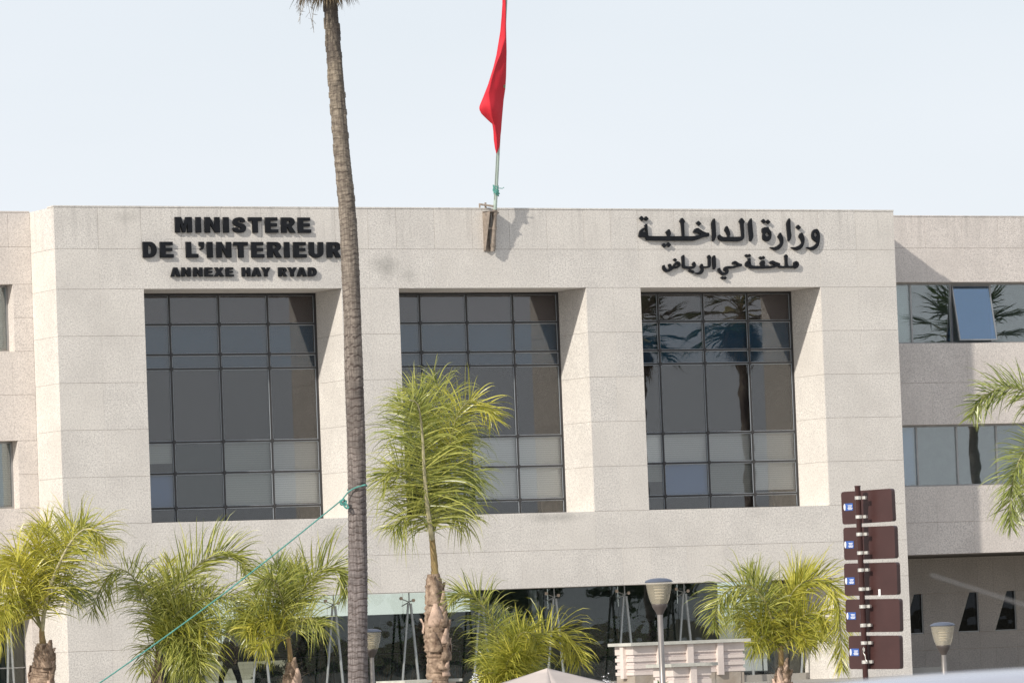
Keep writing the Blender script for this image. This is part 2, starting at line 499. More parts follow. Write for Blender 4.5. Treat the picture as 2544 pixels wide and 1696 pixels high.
for nm in blind_mats:      # no two screens have faded alike
    m = blind_mats[nm]; n, l = m.node_tree.nodes, m.node_tree.links
    oi = n.new('ShaderNodeObjectInfo'); k = n.new('ShaderNodeMapRange'); k.inputs[3].default_value = .78; k.inputs[4].default_value = 1.25; l.new(oi.outputs['Random'], k.inputs[0])
    hv = n.new('ShaderNodeHueSaturation'); hv.name = 'fade'; l.new(k.outputs[0], hv.inputs['Value']); p = n['Principled BSDF']
    if p.inputs['Base Color'].is_linked: l.new(p.inputs['Base Color'].links[0].from_socket, hv.inputs['Color'])
    else: hv.inputs['Color'].default_value = p.inputs['Base Color'].default_value
    l.new(hv.outputs[0], p.inputs['Base Color'])
for nm in ('light', 'mid', 'dark'):      # fine horizontal slats
    m = blind_mats[nm]; n, l = m.node_tree.nodes, m.node_tree.links
    p = n['Principled BSDF']; g = n.new('ShaderNodeNewGeometry'); w = n.new('ShaderNodeTexWave'); w.bands_direction = 'Z'; w.inputs['Scale'].default_value = 5.5
    l.new(g.outputs['Position'], w.inputs['Vector'])
    r = n.new('ShaderNodeMixRGB'); l.new(w.outputs[0], r.inputs[0]); c = p.inputs['Base Color'].default_value
    r.inputs[1].default_value = tuple(x * 0.9 for x in c[:3]) + (1,); r.inputs[2].default_value = tuple(min(1, x * 1.12) for x in c[:3]) + (1,)
    l.new(r.outputs[0], n['fade'].inputs['Color'])
BL = [  # per window: rows 5 and 6 (top to bottom), 4 columns: (kind, drop fraction)
    [[('mid', .68), ('dark', 1), ('mid', 1), ('light', 1)], [('blue', 1), ('dark', 1), ('mid', 1), ('light', .96)]],
    [[('dark', 1), ('dark', .8), ('light', 1), ('light', 1)], [('dark', .6), ('mid', 1), ('light', .97), ('light', 1)]],
    [[('light', 1), ('light', 1), ('light', 1), ('light', 1)], [('mid', .55), ('blue', 1), ('mid', .98), ('light', .9)]]]
for wi, (a, b) in enumerate(W_):
    win = empty('window', (a, GY, SILL), 'tall dark gridded window %s' % ['left of the leaning palm trunk', 'behind the tall feathery palm', 'under the Arabic lettering'][wi], None, None, bld)
    w = (b - a) / 4
    xs = [a + w * k for k in range(5)]
    gr = MB()
    y0, y1 = GY, GY + 0.09
    for k, x in enumerate(xs):
        hw = 0.022 if 0 < k < 4 else 0.03
        xx = min(max(x, a + 0.03), b - 0.03)
        gr.box((xx - hw, y0, SILL - 0.01), (xx + hw, y1, LIN))
    for k, z in enumerate(RZ):
        hh = 0.022 if 0 < k < 7 else 0.035
        for c in range(4):
            gr.box((xs[c] + 0.0225, y0 + 0.002, z - hh), (xs[c + 1] - 0.0225, y1 - 0.004, z + hh))
    for k in (1, 2, 3):
        for z in RZ[1:7]:       # round clamp plates on the joints
            gr.tube([(xs[k], y0 - 0.014, z), (xs[k], y0 - 0.001, z)], 0.055, 10)
    gr.build('frame', FRAME, win)
    for r in range(7):
        zt, zb = RZ[r] - 0.024, RZ[r + 1] + 0.024
        for c in range(4):
            x0, x1 = xs[c] + 0.024, xs[c + 1] - 0.024
            if c == 3: x1 -= 0.035
            if c == 0: x0 += 0.035
            k = MB(); tl = R.uniform(-.0012, .0012); tv = R.uniform(-.0012, .0012)
            # slightly tilted pane with a pale edge seal
            v = []
            for (yy) in (GY + 0.03, GY + 0.046):
                for (xx, zz) in ((x0, zb), (x1, zb), (x1, zt), (x0, zt)):
                    v.append((xx, yy + tl * (xx - x0) + tv * (zz - zb), zz))
            k.add(v, [(0, 1, 2, 3), (7, 6, 5, 4), (0, 4, 5, 1), (1, 5, 6, 2), (2, 6, 7, 3), (3, 7, 4, 0)])
            k.build('pane', GLASS, win)
            s = MB(); q = 0.016; yb = GY + 0.028
            s.box((x0, yb - .004, zt - q), (x1, yb, zt)); s.box((x0, yb - .004, zb), (x0 + q, yb, zt - q)); s.box((x1 - q, yb - .004, zb), (x1, yb, zt - q)); s.box((x0 + q, yb - .004, zb), (x1 - q, yb, zb + q * .6))
            s.build('pane_seal', GASKET, win)
            if r == 0: kd, dr = 'brown', 1
            elif r in (1, 2): kd, dr = 'haze', 1  # bluish sheet, not a real blind: colours in the reflected sky
            elif r == 3: kd, dr = 'spandrel', 1
            elif r in (4, 5): kd, dr = BL[wi][r - 4][c]
            else: continue
            yb = GY + 0.13 + R.uniform(0, .02)
            zlo = zt - (zt - zb) * dr
            MB().box((x0 - 0.02, yb, zlo), (x1 + 0.02, yb + 0.008, zt + 0.02)).build('spandrel_board' if kd == 'spandrel' else 'blind_or_tint', blind_mats[kd], win)

# --- wings
WT, WB = Z(9.18), Z(7.49)
W2T, W2B = Z(5.24), Z(3.545)
UC = Z(1.665)
wrow = [TOP + 0.0, Z(10.125), WT, WB, Z(6.395), W2T, W2B, Z(2.55), UC]
FLUSH = DW + 0.36
xr = [PR, 14.9, 16.1, 17.3, 18.5, 19.7, 20.9, 22.1, 23.3, 24.5, 25.7, 26.9, RW_X1]
xl = [LW_X0, -22.0, -20.8, -19.6, -18.4, -17.2, -16.0, -14.8, -13.6, -12.4, -11.2, PL]
for i in range(len(wrow) - 1):
    z1, z0 = wrow[i], wrow[i + 1]
    if i in (2, 5): continue
    for k in range(len(xr) - 1): panel('f', xr[k], xr[k + 1], z0, z1, DW, STONE2)
    for k in range(len(xl) - 1): panel('f', xl[k], xl[k + 1], z0, z1, DW, STONE2)
    core.box((PR, DW + .031, z0 + (0.03 if i in (1, 4) else 0)), (RW_X1, 3.0, z1)); core.box((LW_X0, DW + .031, z0 + (0.03 if i in (1, 4) else 0)), (PL, 3.0, z1))
MB().box((PR + .011, DW - .01, TOP), (RW_X1, DW + .4, TOP + 0.03)).build('coping', STONE2, bld)
MB().box((LW_X0, DW - .01, TOP), (PL - .011, DW + .4, TOP + 0.03)).build('coping', STONE2, bld)
# left wing: window bands end before the inner corner
LWX = -11.12
for (zb, zt) in ((WB, WT), (W2B, W2T)):
    panel('f', LWX, PL, zb, (zb + zt) / 2, DW, STONE2); panel('f', LWX, PL, (zb + zt) / 2, zt, DW, STONE2)
    MB().box((LWX + .031, DW + .031, zb), (PL, 3.0, zt)).build('wall', MORTAR, bld)
    panel('s', DW + .032, FLUSH, zb, zt, LWX, STONE2, th=0.03)
    panel('u', LW_X0, LWX, DW + .032, FLUSH, zt, STONE2, th=0.028)
    panel('u', PR, RW_X1, DW + .032, FLUSH, zt, STONE2, th=0.028)
mull_u = [2264, 2361, 2462]
mx_ = [round(atY(u, 770, FLUSH).x, 3) for u in mull_u]
stepx = (mx_[2] - mx_[0]) / 2
MX = [mx_[0] - stepx] + [x for x in (mx_[0] + stepx * k for k in range(0, 14)) if x < RW_X1]
MX[0] = max(MX[0], PR + 0.05)
for ri, (zb, zt) in enumerate(((WB, WT), (W2B, W2T))):
    for side in (1, 0):
        xs = MX if side else [LWX - 0.02 - 1.28 * k for k in range(9, -1, -1)]
        win = empty('window', (xs[0], FLUSH, zb), ('%s band of wing windows %s' % (('upper', 'lower')[ri], ('right of the projecting block', 'at the left edge of the building')[1 - side])), None, None, bld)
        yy = FLUSH
        fr = MB()
        for x in xs: fr.box((x - 0.028, yy, zb), (x + 0.028, yy + .07, zt))
        for i in range(len(xs) - 1):
            fr.box((xs[i] + .0285, yy + .002, zt - .05), (xs[i + 1] - .0285, yy + .07, zt)); fr.box((xs[i] + .0285, yy + .002, zb), (xs[i + 1] - .0285, yy + .07, zb + .05))
        fr.build('frame', ALU, win)
        for i in range(len(xs) - 1):
            x0, x1 = xs[i] + .03, xs[i + 1] - .03
            if side and ri == 0 and i == 2:
                # the one sash that stands open, hinged at its top
                an = math.radians(11); hh = zt - zb - .1; cs, sn = math.cos(an), math.sin(an)
                def P(x, d, t): return (x, yy + .01 - sn * d - t * cs, zt - .05 - cs * d + t * -sn)
                k = MB(); v = [P(x, d, t) for t in (0.0, 0.014) for (x, d) in ((x0, hh), (x1, hh), (x1, 0), (x0, 0))]
                k.add(v, [(3, 2, 1, 0), (4, 5, 6, 7), (1, 5, 4, 0), (2, 6, 5, 1), (3, 7, 6, 2), (0, 4, 7, 3)])
                sash = k.build('pane', GLASS_OPEN, win); sash['label'] = 'open tilted pane tinted blue as if reflecting sky'
                f2 = MB(); q = .035
                for (xa, xb, da, db) in ((x0, x0 + q, 0, hh), (x1 - q, x1, 0, hh), (x0 + q, x1 - q, 0, q), (x0 + q, x1 - q, hh - q, hh)):
                    v = [P(x, d, t) for t in (-0.02, 0.03) for (x, d) in ((xa, db), (xb, db), (xb, da), (xa, da))]
                    f2.add(v, [(3, 2, 1, 0), (4, 5, 6, 7), (1, 5, 4, 0), (2, 6, 5, 1), (3, 7, 6, 2), (0, 4, 7, 3)])
                f2.build('sash_frame', ALU, win)
                continue
            MB().box((x0, yy + .03, zb + .05), (x1, yy + .044, zt - .05)).build('pane', GLASS_WING, win)
        if side == 0:
            MB().box((xs[0], yy + .12, zb + .1), (xs[-1], yy + .13, zt)).build('blind_or_tint', blind_mats['mid'], win)
        elif ri == 0:
            MB().box((xs[0] + .03, yy + .12, zb + .04), (xs[1] - .02, yy + .13, zt)).build('blind_or_tint', blind_mats['light'], win)
        else:
            MB().box((xs[0] + .03, yy + .12, zb + .04), (xs[1] - .02, yy + .13, zt)).build('blind_or_tint', blind_mats['blue'], win)
WALLP = mat('pale_office_wall', (.34, .36, .35), .9, var=.1)
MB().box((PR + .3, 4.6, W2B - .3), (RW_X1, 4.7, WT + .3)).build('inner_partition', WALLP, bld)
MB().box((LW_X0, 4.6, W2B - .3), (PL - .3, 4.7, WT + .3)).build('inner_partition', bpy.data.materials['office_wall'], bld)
# undercroft under the right wing with its small hopper windows
UY = 7.0
GLASS_DIM = glass('dim_glass', (.35, .38, .4), .012)
hop = []
for (u0, u1, va, vb) in ((2240, 2296, 1476, 1572), (2377, 2434, 1473, 1570), (2469, 2527, 1467, 1564)):
    A = atY(u0, va, UY); B = atY(u1, vb, UY); hop.append((A.x, B.x, B.z, A.z))
zt_ = sum(h[3] for h in hop) / 3; zb_ = sum(h[2] for h in hop) / 3
hop = [(a, b, zb_, zt_) for (a, b, _, _) in hop]
hop.append((hop[2][0] + 1.28, hop[2][1] + 1.28, zb_, zt_))
xe = [PR] + [v for h in hop for v in (h[0], h[1])] + [RW_X1]
zz = [UC + .25, zt_, zb_, 0.7, 0.0]
cw = core
for i in range(4):
    for k in range(len(xe) - 1):
        if i == 1 and k % 2 == 1: continue
        a, b = xe[k], xe[k + 1]
        if b - a > 1.6:
            panel('f', a, (a + b) / 2, zz[i + 1], zz[i], UY, STONE2); panel('f', (a + b) / 2, b, zz[i + 1], zz[i], UY, STONE2)
        else: panel('f', a, b, zz[i + 1], zz[i], UY, STONE2)
        cw.box((a + (.001 if k % 2 == 0 and k else 0), UY + .031, zz[i + 1]), (b, UY + .3, zz[i]))
for (a, b, z0, z1) in hop:
    win = empty('window', (a, UY, z0), 'small dark hopper window in the shaded undercroft wall', None, None, bld)
    MB().box((a - .0, UY + .28, z0), (b + .0, UY + .3, z1)).build('frame', FRAME, win)
    # flat pane and the wedge-shaped splayed cheek beside it
    MB().box((a + .001, UY + .06, z0 + .001), (b - .001, UY + .075, z1 - .001)).build('pane', GLASS_DIM, win)
    for (xa, xb, za, zb2) in ((b - .035, b - .002, z0 + .036, z1 - .002), (a + .01, b - .002, z0 + .002, z0 + .035)): MB().box((xa, UY + .02, za), (xb, UY + .059, zb2)).build('sash_frame', ALU, win)
    k = MB(); t = (b - a) * .6
    k.add([(a, UY + .01, z1), (a + t, UY + .01, z1), (a, UY + .01, z0 + .02), (a, UY + .1, z1), (a + t, UY + .1, z1), (a, UY + .1, z0 + .02)],
          [(0, 2, 1), (3, 4, 5), (0, 1, 4, 3), (1, 2, 5, 4), (2, 0, 3, 5)])
    k.build('splayed_cheek', STONE2, win)
# undercroft ceiling and side walls; left wing ground storey
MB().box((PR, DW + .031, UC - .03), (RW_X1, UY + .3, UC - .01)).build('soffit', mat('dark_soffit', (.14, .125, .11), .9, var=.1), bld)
MB().box((PR - 0.2, DW, 0), (PR - .03, UY, UC)).build('side_wall', STONE2, bld)
for k in range(len(xl) - 2):
    panel('f', xl[k], xl[k + 1], Z(.95), UC, DW, STONE2)
panel('f', -11.2, PL, Z(.95), UC, DW, STONE2)
LGX = round(atY(81, 1600, DW).x, 3)
panel('f', LGX, PL, Z(-.1), Z(.95), DW, STONE2); panel('f', LGX, PL, 0.0, Z(-.1), DW, STONE2)
core.box((LGX + .031, DW + .031, 0), (PL, 3.0, UC)).box((LW_X0, DW + .031, Z(.95)), (LGX + .03, 3.0, UC))
panel('s', DW + .032, DW + .6, 0, Z(.95), LGX, STONE2, th=.03)

# --- lobby: glazing, trusses, railing, back wall
lob = MB(); uu = [828, 1016, 1194, 1377, 1552, 1700, 1847, 2007]
nodes = [round(atY(u, 1480, LOBY - .35).x, 3) for u in uu]
gx = [LOBX0] + [x for x in nodes] + [LOBX1]
gx = sorted([LOBX0 + 1.6] + [x for x in gx if LOBX0 <= x <= LOBX1])
gx[0] = LOBX0
gx = sorted(set([LOBX0, LOBX0 + 1.75, LOBX0 + 3.5] + [x for x in nodes if x > LOBX0 + 4.2] + [LOBX1]))
for i in range(len(gx) - 1):
    for (z0, z1) in ((0.29, Z(-.45)), (Z(-.45) + .012, SLAB - .01)):
        MB().box((gx[i] + .008, LOBY, z0), (gx[i + 1] - .008, LOBY + .015, z1)).build('pane', GLASS_LOBBY, bld)
DISC = mat('brass_disc', (0.55, 0.45, 0.36), 0.4, 0.6)
for i, x in enumerate([LOBX0 + 1.75, LOBX0 + 3.5] + [n_ for n_ in nodes if n_ > LOBX0 + 4.2]):
    tr = empty('glass_truss', (x, LOBY - .35, .28), None, None, None, bld)
    zt = SLAB - .28; y = LOBY - .35
    MB().tube([(x - .30, y, .28), (x - .03, y, zt)], .032, 8).build('strut', STEEL, tr, True)
    MB().tube([(x + .16, y - .1, .28), (x + .03, y - .02, zt)], .036, 8).build('strut', STEEL, tr, True)
    MB().tube([(x, y, zt - .02), (x, y, SLAB - .001)], .018, 6).build('hanger', STEEL, tr, True)
    sp = MB()
    for (dx, dz) in ((-.16, .1), (.2, .04), (.14, -.12), (-.12, -.1)):
        sp.tube([(x, y, zt + .04), (x + dx, y + .2, zt + .04 + dz)], .014, 6)
    sp.build('spider_bracket', STEEL, tr, True)
    for (dx, dz) in ((-.16, .1), (.2, .04)):
        MB().tube([(x + dx, y + .13, zt + .04 + dz), (x + dx, y + .16, zt + .04 + dz)], .045, 12).build('clamp_disc', DISC, tr, True)
RY = 3.0
rl = MB().tube([(PL, RY, 1.23), (LOBX1, RY, 1.23)], .022, 6)
for i in range(24):
    x = PL + .4 + i * .93
    rl.tube([(x, RY, .28), (x, RY, 1.22)], .018, 6)
rl.build('railing', FRAME, bld)
BY = 10.0


def bx(u, v): p = atY(u, v, BY); return p.x, p.z


back = MB()
xa, _ = bx(505, 1500); xb, _ = bx(575, 1500); xc, _ = bx(1180, 1500); xd = bx(745, 1680)[0]; zband = bx(830, 1530)[1]; zlow = bx(650, 1641)[1]
back.box((-14, BY, 0), (xa, BY + .3, 4)); back.box((xb, BY, zlow), (xc, BY + .3, zband)); back.box((xd, BY, 0), (xc, BY + .3, zlow)); back.box((xc, BY, 0), (PR - .2, BY + .3, 4))
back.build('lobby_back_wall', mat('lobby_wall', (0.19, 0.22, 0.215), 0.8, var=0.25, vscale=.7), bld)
BPANE = glass('frosted_back_glass', (0.99, 0.975, 0.91), 0.03)
MB().box((xa, BY + .1, 0.28), (xb, BY + .12, 3.4)).box((xb + .01, BY + .1, zband), (xc, BY + .12, 3.4)).box((xb + .01, BY + .1, .28), (xd, BY + .12, zlow)).build('back_glazing', BPANE, bld)
MB().box((LOBX0 - 4, 3.0, SLAB + .3), (PR - .35, 14, SLAB + .4)).box((-14, 3.02, 0), (-13.8, 14, 3.4)).build('lobby_ceiling', mat('lobby_ceiling', (0.25, 0.26, 0.26), .9, var=.1), bld)
CUR = mat('grey_curtain', (0.30, 0.33, 0.36), 0.9, var=0.15, vscale=3)
for (u0, u1) in ((1958, 1985), (1990, 2012), (1905, 1925)):
    A = atY(u0, 1600, 3.4).x; B = atY(u1, 1600, 3.4).x
    k = MB(); n = 10
    v = []
    for i in range(n + 1):
        x = A + (B - A) * i / n; y = 3.4 + .05 * math.sin(i * 2.2)
        v += [(x, y, .28), (x, y, SLAB), (x, y + .01, SLAB), (x, y + .01, .28)]
    f = []
    for i in range(n):
        for q in range(4): f.append((i * 4 + q, i * 4 + (q + 1) % 4, (i + 1) * 4 + (q + 1) % 4, (i + 1) * 4 + q))
    k.add(v, f); k.build('curtain', CUR, bld)
lamp_m = mat('white_column', (0.55, 0.58, 0.6), .6)
for (u0, u1, v0, v1) in ((1320, 1336, 1465, 1560), (1395, 1402, 1536, 1556), (1345, 1350, 1465, 1540)):
    A = atY(u0, v0, 6.0); B = atY(u1, v1, 6.0)
    MB().box((A.x, 6, B.z), (B.x, 6.2, A.z)).build('inner_column', lamp_m, bld)
# left ground-storey glazing
MB().box((LW_X0, DW + .55, 0.1), (LGX, DW + .565, Z(.95))).build('pane', GLASS_LOBBY, bld)
gl = MB()
for x in (LGX - .5, LGX - 1.5, LGX - 3): gl.tube([(x - .12, DW + .3, 0), (x, DW + .3, Z(.9))], .03, 8); gl.tube([(x + .12, DW + .3, 0), (x + .02, DW + .3, Z(.9))], .03, 8)
gl.build('glass_truss', STEEL, bld)
MB().box((LW_X0, DW + .5, Z(-.46)), (LGX, DW + .54, Z(-.43))).build('transom', ALU, bld)

# ------------------------------------------------------------------ lettering
def catloop(P, sub=5):
    n = len(P); out = []
    for i in range(n):
        a, b, c, d = P[i - 1], P[i], P[(i + 1) % n], P[(i + 2) % n]
        # keep sharp corners sharp
        v1 = (b[0] - a[0], b[1] - a[1]); v2 = (c[0] - b[0], c[1] - b[1])
        for k in range(sub):
            t = k / sub
            f = lambda q: 0.5 * (2 * b[q] + (c[q] - a[q]) * t * .8 + (2 * a[q] - 5 * b[q] + 4 * c[q] - d[q]) * t * t * .8 + (3 * b[q] - a[q] - 3 * c[q] + d[q]) * t ** 3 * .8 + (c[q] - b[q]) * (.4 * t) - 0 * t)
            # cardinal blend (tension .2)
            h1 = 2 * t ** 3 - 3 * t * t + 1; h2 = -2 * t ** 3 + 3 * t * t; h3 = t ** 3 - 2 * t * t + t; h4 = t ** 3 - t * t
            T = .32
            out.append(tuple(h1 * b[q] + h2 * c[q] + h3 * T * (c[q] - a[q]) + h4 * T * (d[q] - b[q]) for q in (0, 1)))
    return out


def glyph_obj(name, loops, parent, yf=-0.075, yb=-0.012):
    cu = bpy.data.curves.new(name, 'CURVE'); cu.dimensions = '2D'; cu.fill_mode = 'BOTH'; cu.extrude = (yb - yf) / 2; cu.bevel_depth = 0.003; cu.offset = -0.003
    for L in loops:
        sp = cu.splines.new('POLY'); sp.points.add(len(L) - 1)
        for i, (x, z) in enumerate(L): sp.points[i].co = (x, z, 0, 1)
        sp.use_cyclic_u = True
    tmp = bpy.data.objects.new(name, cu); me = bpy.data.meshes.new_from_object(tmp)
    bpy.data.objects.remove(tmp)
    yc = (yf + yb) / 2
    for v in me.vertices: v.co = Vector((v.co.x, -v.co.z + yc, v.co.y))
    me.materials.clear(); me.materials.append(LETTER); me.name = name
    return link(name, me, parent)


def arc(cx, cy, rx, ry, a0, a1, n):
    return [(cx + rx * math.cos(math.radians(a0 + (a1 - a0) * i / n)), cy + ry * math.sin(math.radians(a0 + (a1 - a0) * i / n))) for i in range(n + 1)]


G = {
 'M': [[(0,0),(0,1),(.37,1),(.5,.40),(.63,1),(1,1),(1,0),(.72,0),(.72,.64),(.57,0),(.43,0),(.28,.64),(.28,0)]],
 'I': [[(0,0),(0,1),(1,1),(1,0)]],
 'N': [[(0,0),(0,1),(.34,1),(.66,.42),(.66,1),(1,1),(1,0),(.68,0),(.34,.6),(.34,0)]],
 'T': [[(.31,0),(.31,.76),(0,.76),(0,1),(1,1),(1,.76),(.69,.76),(.69,0)]],
 'E': [[(0,0),(0,1),(.95,1),(.95,.785),(.40,.785),(.40,.62),(.91,.62),(.91,.41),(.40,.41),(.40,.225),(1,.225),(1,0)]],
 'L': [[(0,0),(0,1),(.43,1),(.43,.24),(1,.24),(1,0)]],
 'H': [[(0,0),(0,1),(.36,1),(.36,.63),(.64,.63),(.64,1),(1,1),(1,0),(.64,0),(.64,.38),(.36,.38),(.36,0)]],
 'U': [[(0,1),(.36,1),(.36,.36)] + arc(.5,.34,.14,.12,180,360,8) + [(.64,1),(1,1),(1,.38)] + arc(.5,.37,.5,.385,0,-180,18)],
 'D': [[(0,0),(0,1),(.5,1)] + arc(.5,.5,.5,.5,85,-85,18) + [(.5,0)], [(.37,.24),(.37,.76),(.48,.76)] + arc(.48,.5,.16,.26,80,-80,10) + [(.48,.24)]],
 'R': [[(0,0),(0,1),(.62,1)] + arc(.62,.715,.33,.285,80,-60,10) + [(.72,.40),(1,0),(.62,0),(.42,.37),(.37,.37),(.37,0)], [(.37,.58),(.37,.79),(.52,.79)] + arc(.52,.685,.1,.105,80,-80,6) + [(.52,.58)]],
 'A': [[(0,0),(.30,1),(.68,1),(1,0),(.66,0),(.61,.19),(.38,.19),(.33,0)], [(.43,.40),(.50,.68),(.57,.40)]],
 'X': [[(0,0),(.31,.52),(.02,1),(.38,1),(.5,.73),(.63,1),(.98,1),(.69,.52),(1,0),(.63,0),(.5,.28),(.36,0)]],
 'Y': [[(.33,0),(.33,.40),(0,1),(.37,1),(.5,.68),(.64,1),(1,1),(.67,.40),(.67,0)]],
 'S': [catloop([(.95,.69),(.63,.67),(.59,.76),(.50,.79),(.40,.77),(.37,.72),(.42,.665),(.62,.61),(.85,.54),(.98,.42),(1,.30),(.95,.14),(.80,.03),(.5,0),(.22,.03),(.05,.13),(0,.32),(.35,.345),(.38,.25),(.50,.205),(.62,.225),(.65,.285),(.58,.34),(.38,.395),(.18,.46),(.06,.56),(.03,.70),(.09,.86),(.25,.96),(.5,1),(.76,.97),(.90,.87)], 3)],
 "'": [[(.05,1),(1,1),(1,.48),(.9,.25),(.7,.08),(.3,0),(.12,.12),(.42,.30),(.55,.5),(.05,.55)]],
}
S7 = 7.838
YF = -0.075


def line(label, name, items, toff, boff):
    """items: (char, zoom offset u, x0, x1); letters share one cap height"""
    i0 = items[0]; zt = atY(i0[1] + i0[2] / S7, 520 + toff / S7, YF).z; zb = atY(i0[1] + i0[2] / S7, 520 + boff / S7, YF).z
    x_first = atY(i0[1] + i0[2] / S7, 520 + boff / S7, YF).x
    par = empty(name, (x_first, -0.01, zb), label, 'wall lettering', 'lettering fixed to the top of the facade')
    for ch, off, x0, x1 in items:
        vm = 520 + (toff + boff) / 2 / S7
        X0 = atY(off + x0 / S7, vm, YF).x; X1 = atY(off + x1 / S7, vm, YF).x
        z0 = zb; z1 = zt
        if ch == "'": z0 = zb + (zt - zb) * .47
        glyph_obj('letter', [[(X0 + (X1 - X0) * p[0], z0 + (z1 - z0) * p[1]) for p in L] for L in G[ch]], par)


line('black block capitals reading MINISTERE, top line of the French lettering', 'french_lettering',
     [('M', 340, 752, 1078), ('I', 340, 1155, 1255), ('N', 340, 1330, 1620), ('I', 340, 1690, 1798), ('S', 340, 1872, 2128), ('T', 600, 140, 403), ('E', 600, 470, 718), ('R', 600, 780, 1057), ('E', 600, 1105, 1355)], 148, 452)
line("black block capitals reading DE L'INTERIEUR, middle line of the French lettering", 'french_lettering',
     [('D', 340, 125, 392), ('E', 340, 460, 718), ('L', 340, 965, 1200), ("'", 340, 1215, 1315), ('I', 340, 1375, 1482), ('N', 340, 1560, 1845), ('T', 340, 1895, 2168), ('E', 600, 200, 445), ('R', 600, 510, 790), ('I', 600, 840, 942), ('E', 600, 1020, 1270), ('U', 600, 1320, 1600), ('R', 600, 1670, 1952)], 630, 940)
line('small black block capitals reading ANNEXE HAY RYAD, bottom French line', 'french_lettering',
     [('A', 340, 665, 855), ('N', 340, 880, 1055), ('N', 340, 1110, 1285), ('E', 340, 1330, 1488), ('X', 340, 1510, 1705), ('E', 340, 1740, 1892), ('H', 600, 15, 178), ('A', 600, 205, 395), ('Y', 600, 395, 572), ('R', 600, 725, 897), ('Y', 600, 905, 1085), ('A', 600, 1088, 1275), ('D', 600, 1305, 1470)], 1130, 1310)


def dia(cx, cy, a, b): return [(cx - a, cy - b * .1), (cx - a * .1, cy - b), (cx + a, cy + b * .05), (cx + a * .05, cy + b)]


S6 = 7.842
AR1 = [  # outlines in picture units of the traced crops, x from u = 1580
 ([[(215,280),(226,330),(238,470),(262,518),(600,521),(618,512),(602,465),(588,446),(650,385),(678,440),(682,490),(672,521),(895,521),(906,505),(885,275),(858,232),(905,165),(960,235),(940,275),(950,500),(957,521),(1120,521),(1190,507),(1272,490),(1225,465),(1180,452),(1125,452),(1150,392),(1208,360),(1300,420),(1375,453),(1430,458),(1418,530),(1330,540),(1200,592),(1130,610),(1040,614),(250,608),(212,588),(195,548),(70,538),(70,470),(92,410),(150,362),(195,345),(172,322)], [(130,440),(178,382),(203,378),(206,440)]], 1),
 ([dia(120,178,46,50)], 0), ([dia(208,180,42,48)], 0), ([dia(558,702,44,46)], 0), ([dia(645,688,44,48)], 0), ([dia(1229,273,50,49)], 0),
 ([[(1480,285),(1492,232),(1530,178),(1546,205),(1558,400),(1565,520),(1545,580),(1518,622),(1500,615),(1499,555)]], 0),
 ([[(1613,560),(1612,520),(1638,492),(1668,522),(1712,537),(1775,537),(1793,520),(1762,450),(1735,412),(1752,352),(1778,322),(1800,355),(1832,440),(1838,500),(1832,535),(2045,530),(2064,505),(2040,282),(2015,240),(2065,168),(2125,240),(2102,285),(2114,500),(2107,560),(2072,602),(2002,625),(1700,622),(1640,600)]], 0),
 ([[(2195,290),(2207,235),(2252,175),(2262,200),(2277,400),(2290,500),(2282,560),(2250,620),(2224,615),(2220,550)]], 0),
 ([[(2464,410),(2472,370),(2522,345),(2582,350),(2602,385),(2637,440),(2644,510),(2627,580),(2582,622),(2532,620),(2482,585),(2472,520),(2482,470),(2467,450)], [(2520,490),(2552,452),(2592,465),(2606,500),(2582,530),(2535,522)]], 1),
 ([dia(2494,232,45,45)], 0), ([dia(2582,243,43,45)], 0),
 ([[(2772,540),(2787,500),(2822,452),(2847,500),(2874,570),(2874,650),(2847,720),(2802,770),(2732,800),(2672,775),(2612,738),(2702,735),(2762,710),(2812,670),(2822,640),(2802,580)]], 0),
 ([[(2942,290),(2957,230),(2994,175),(3010,205),(3017,400),(3032,500),(3022,570),(2990,620),(2970,610),(2967,550)]], 0),
 ([[(3182,535),(3200,480),(3237,452),(3267,500),(3287,570),(3282,650),(3257,720),(3212,775),(3142,800),(3082,775),(3022,738),(3107,735),(3172,710),(3227,670),(3237,640),(3212,580)]], 0),
 ([dia(3173,350,50,50)], 0),
 ([[(3430,510),(3442,440),(3482,390),(3532,382),(3572,430),(3588,520),(3582,620),(3562,700),(3522,760),(3452,798),(3382,775),(3324,738),(3412,735),(3482,705),(3532,655),(3522,640),(3472,605),(3442,570)], [(3474,478),(3495,447),(3528,455),(3542,500),(3524,538),(3486,532)]], 1),
]
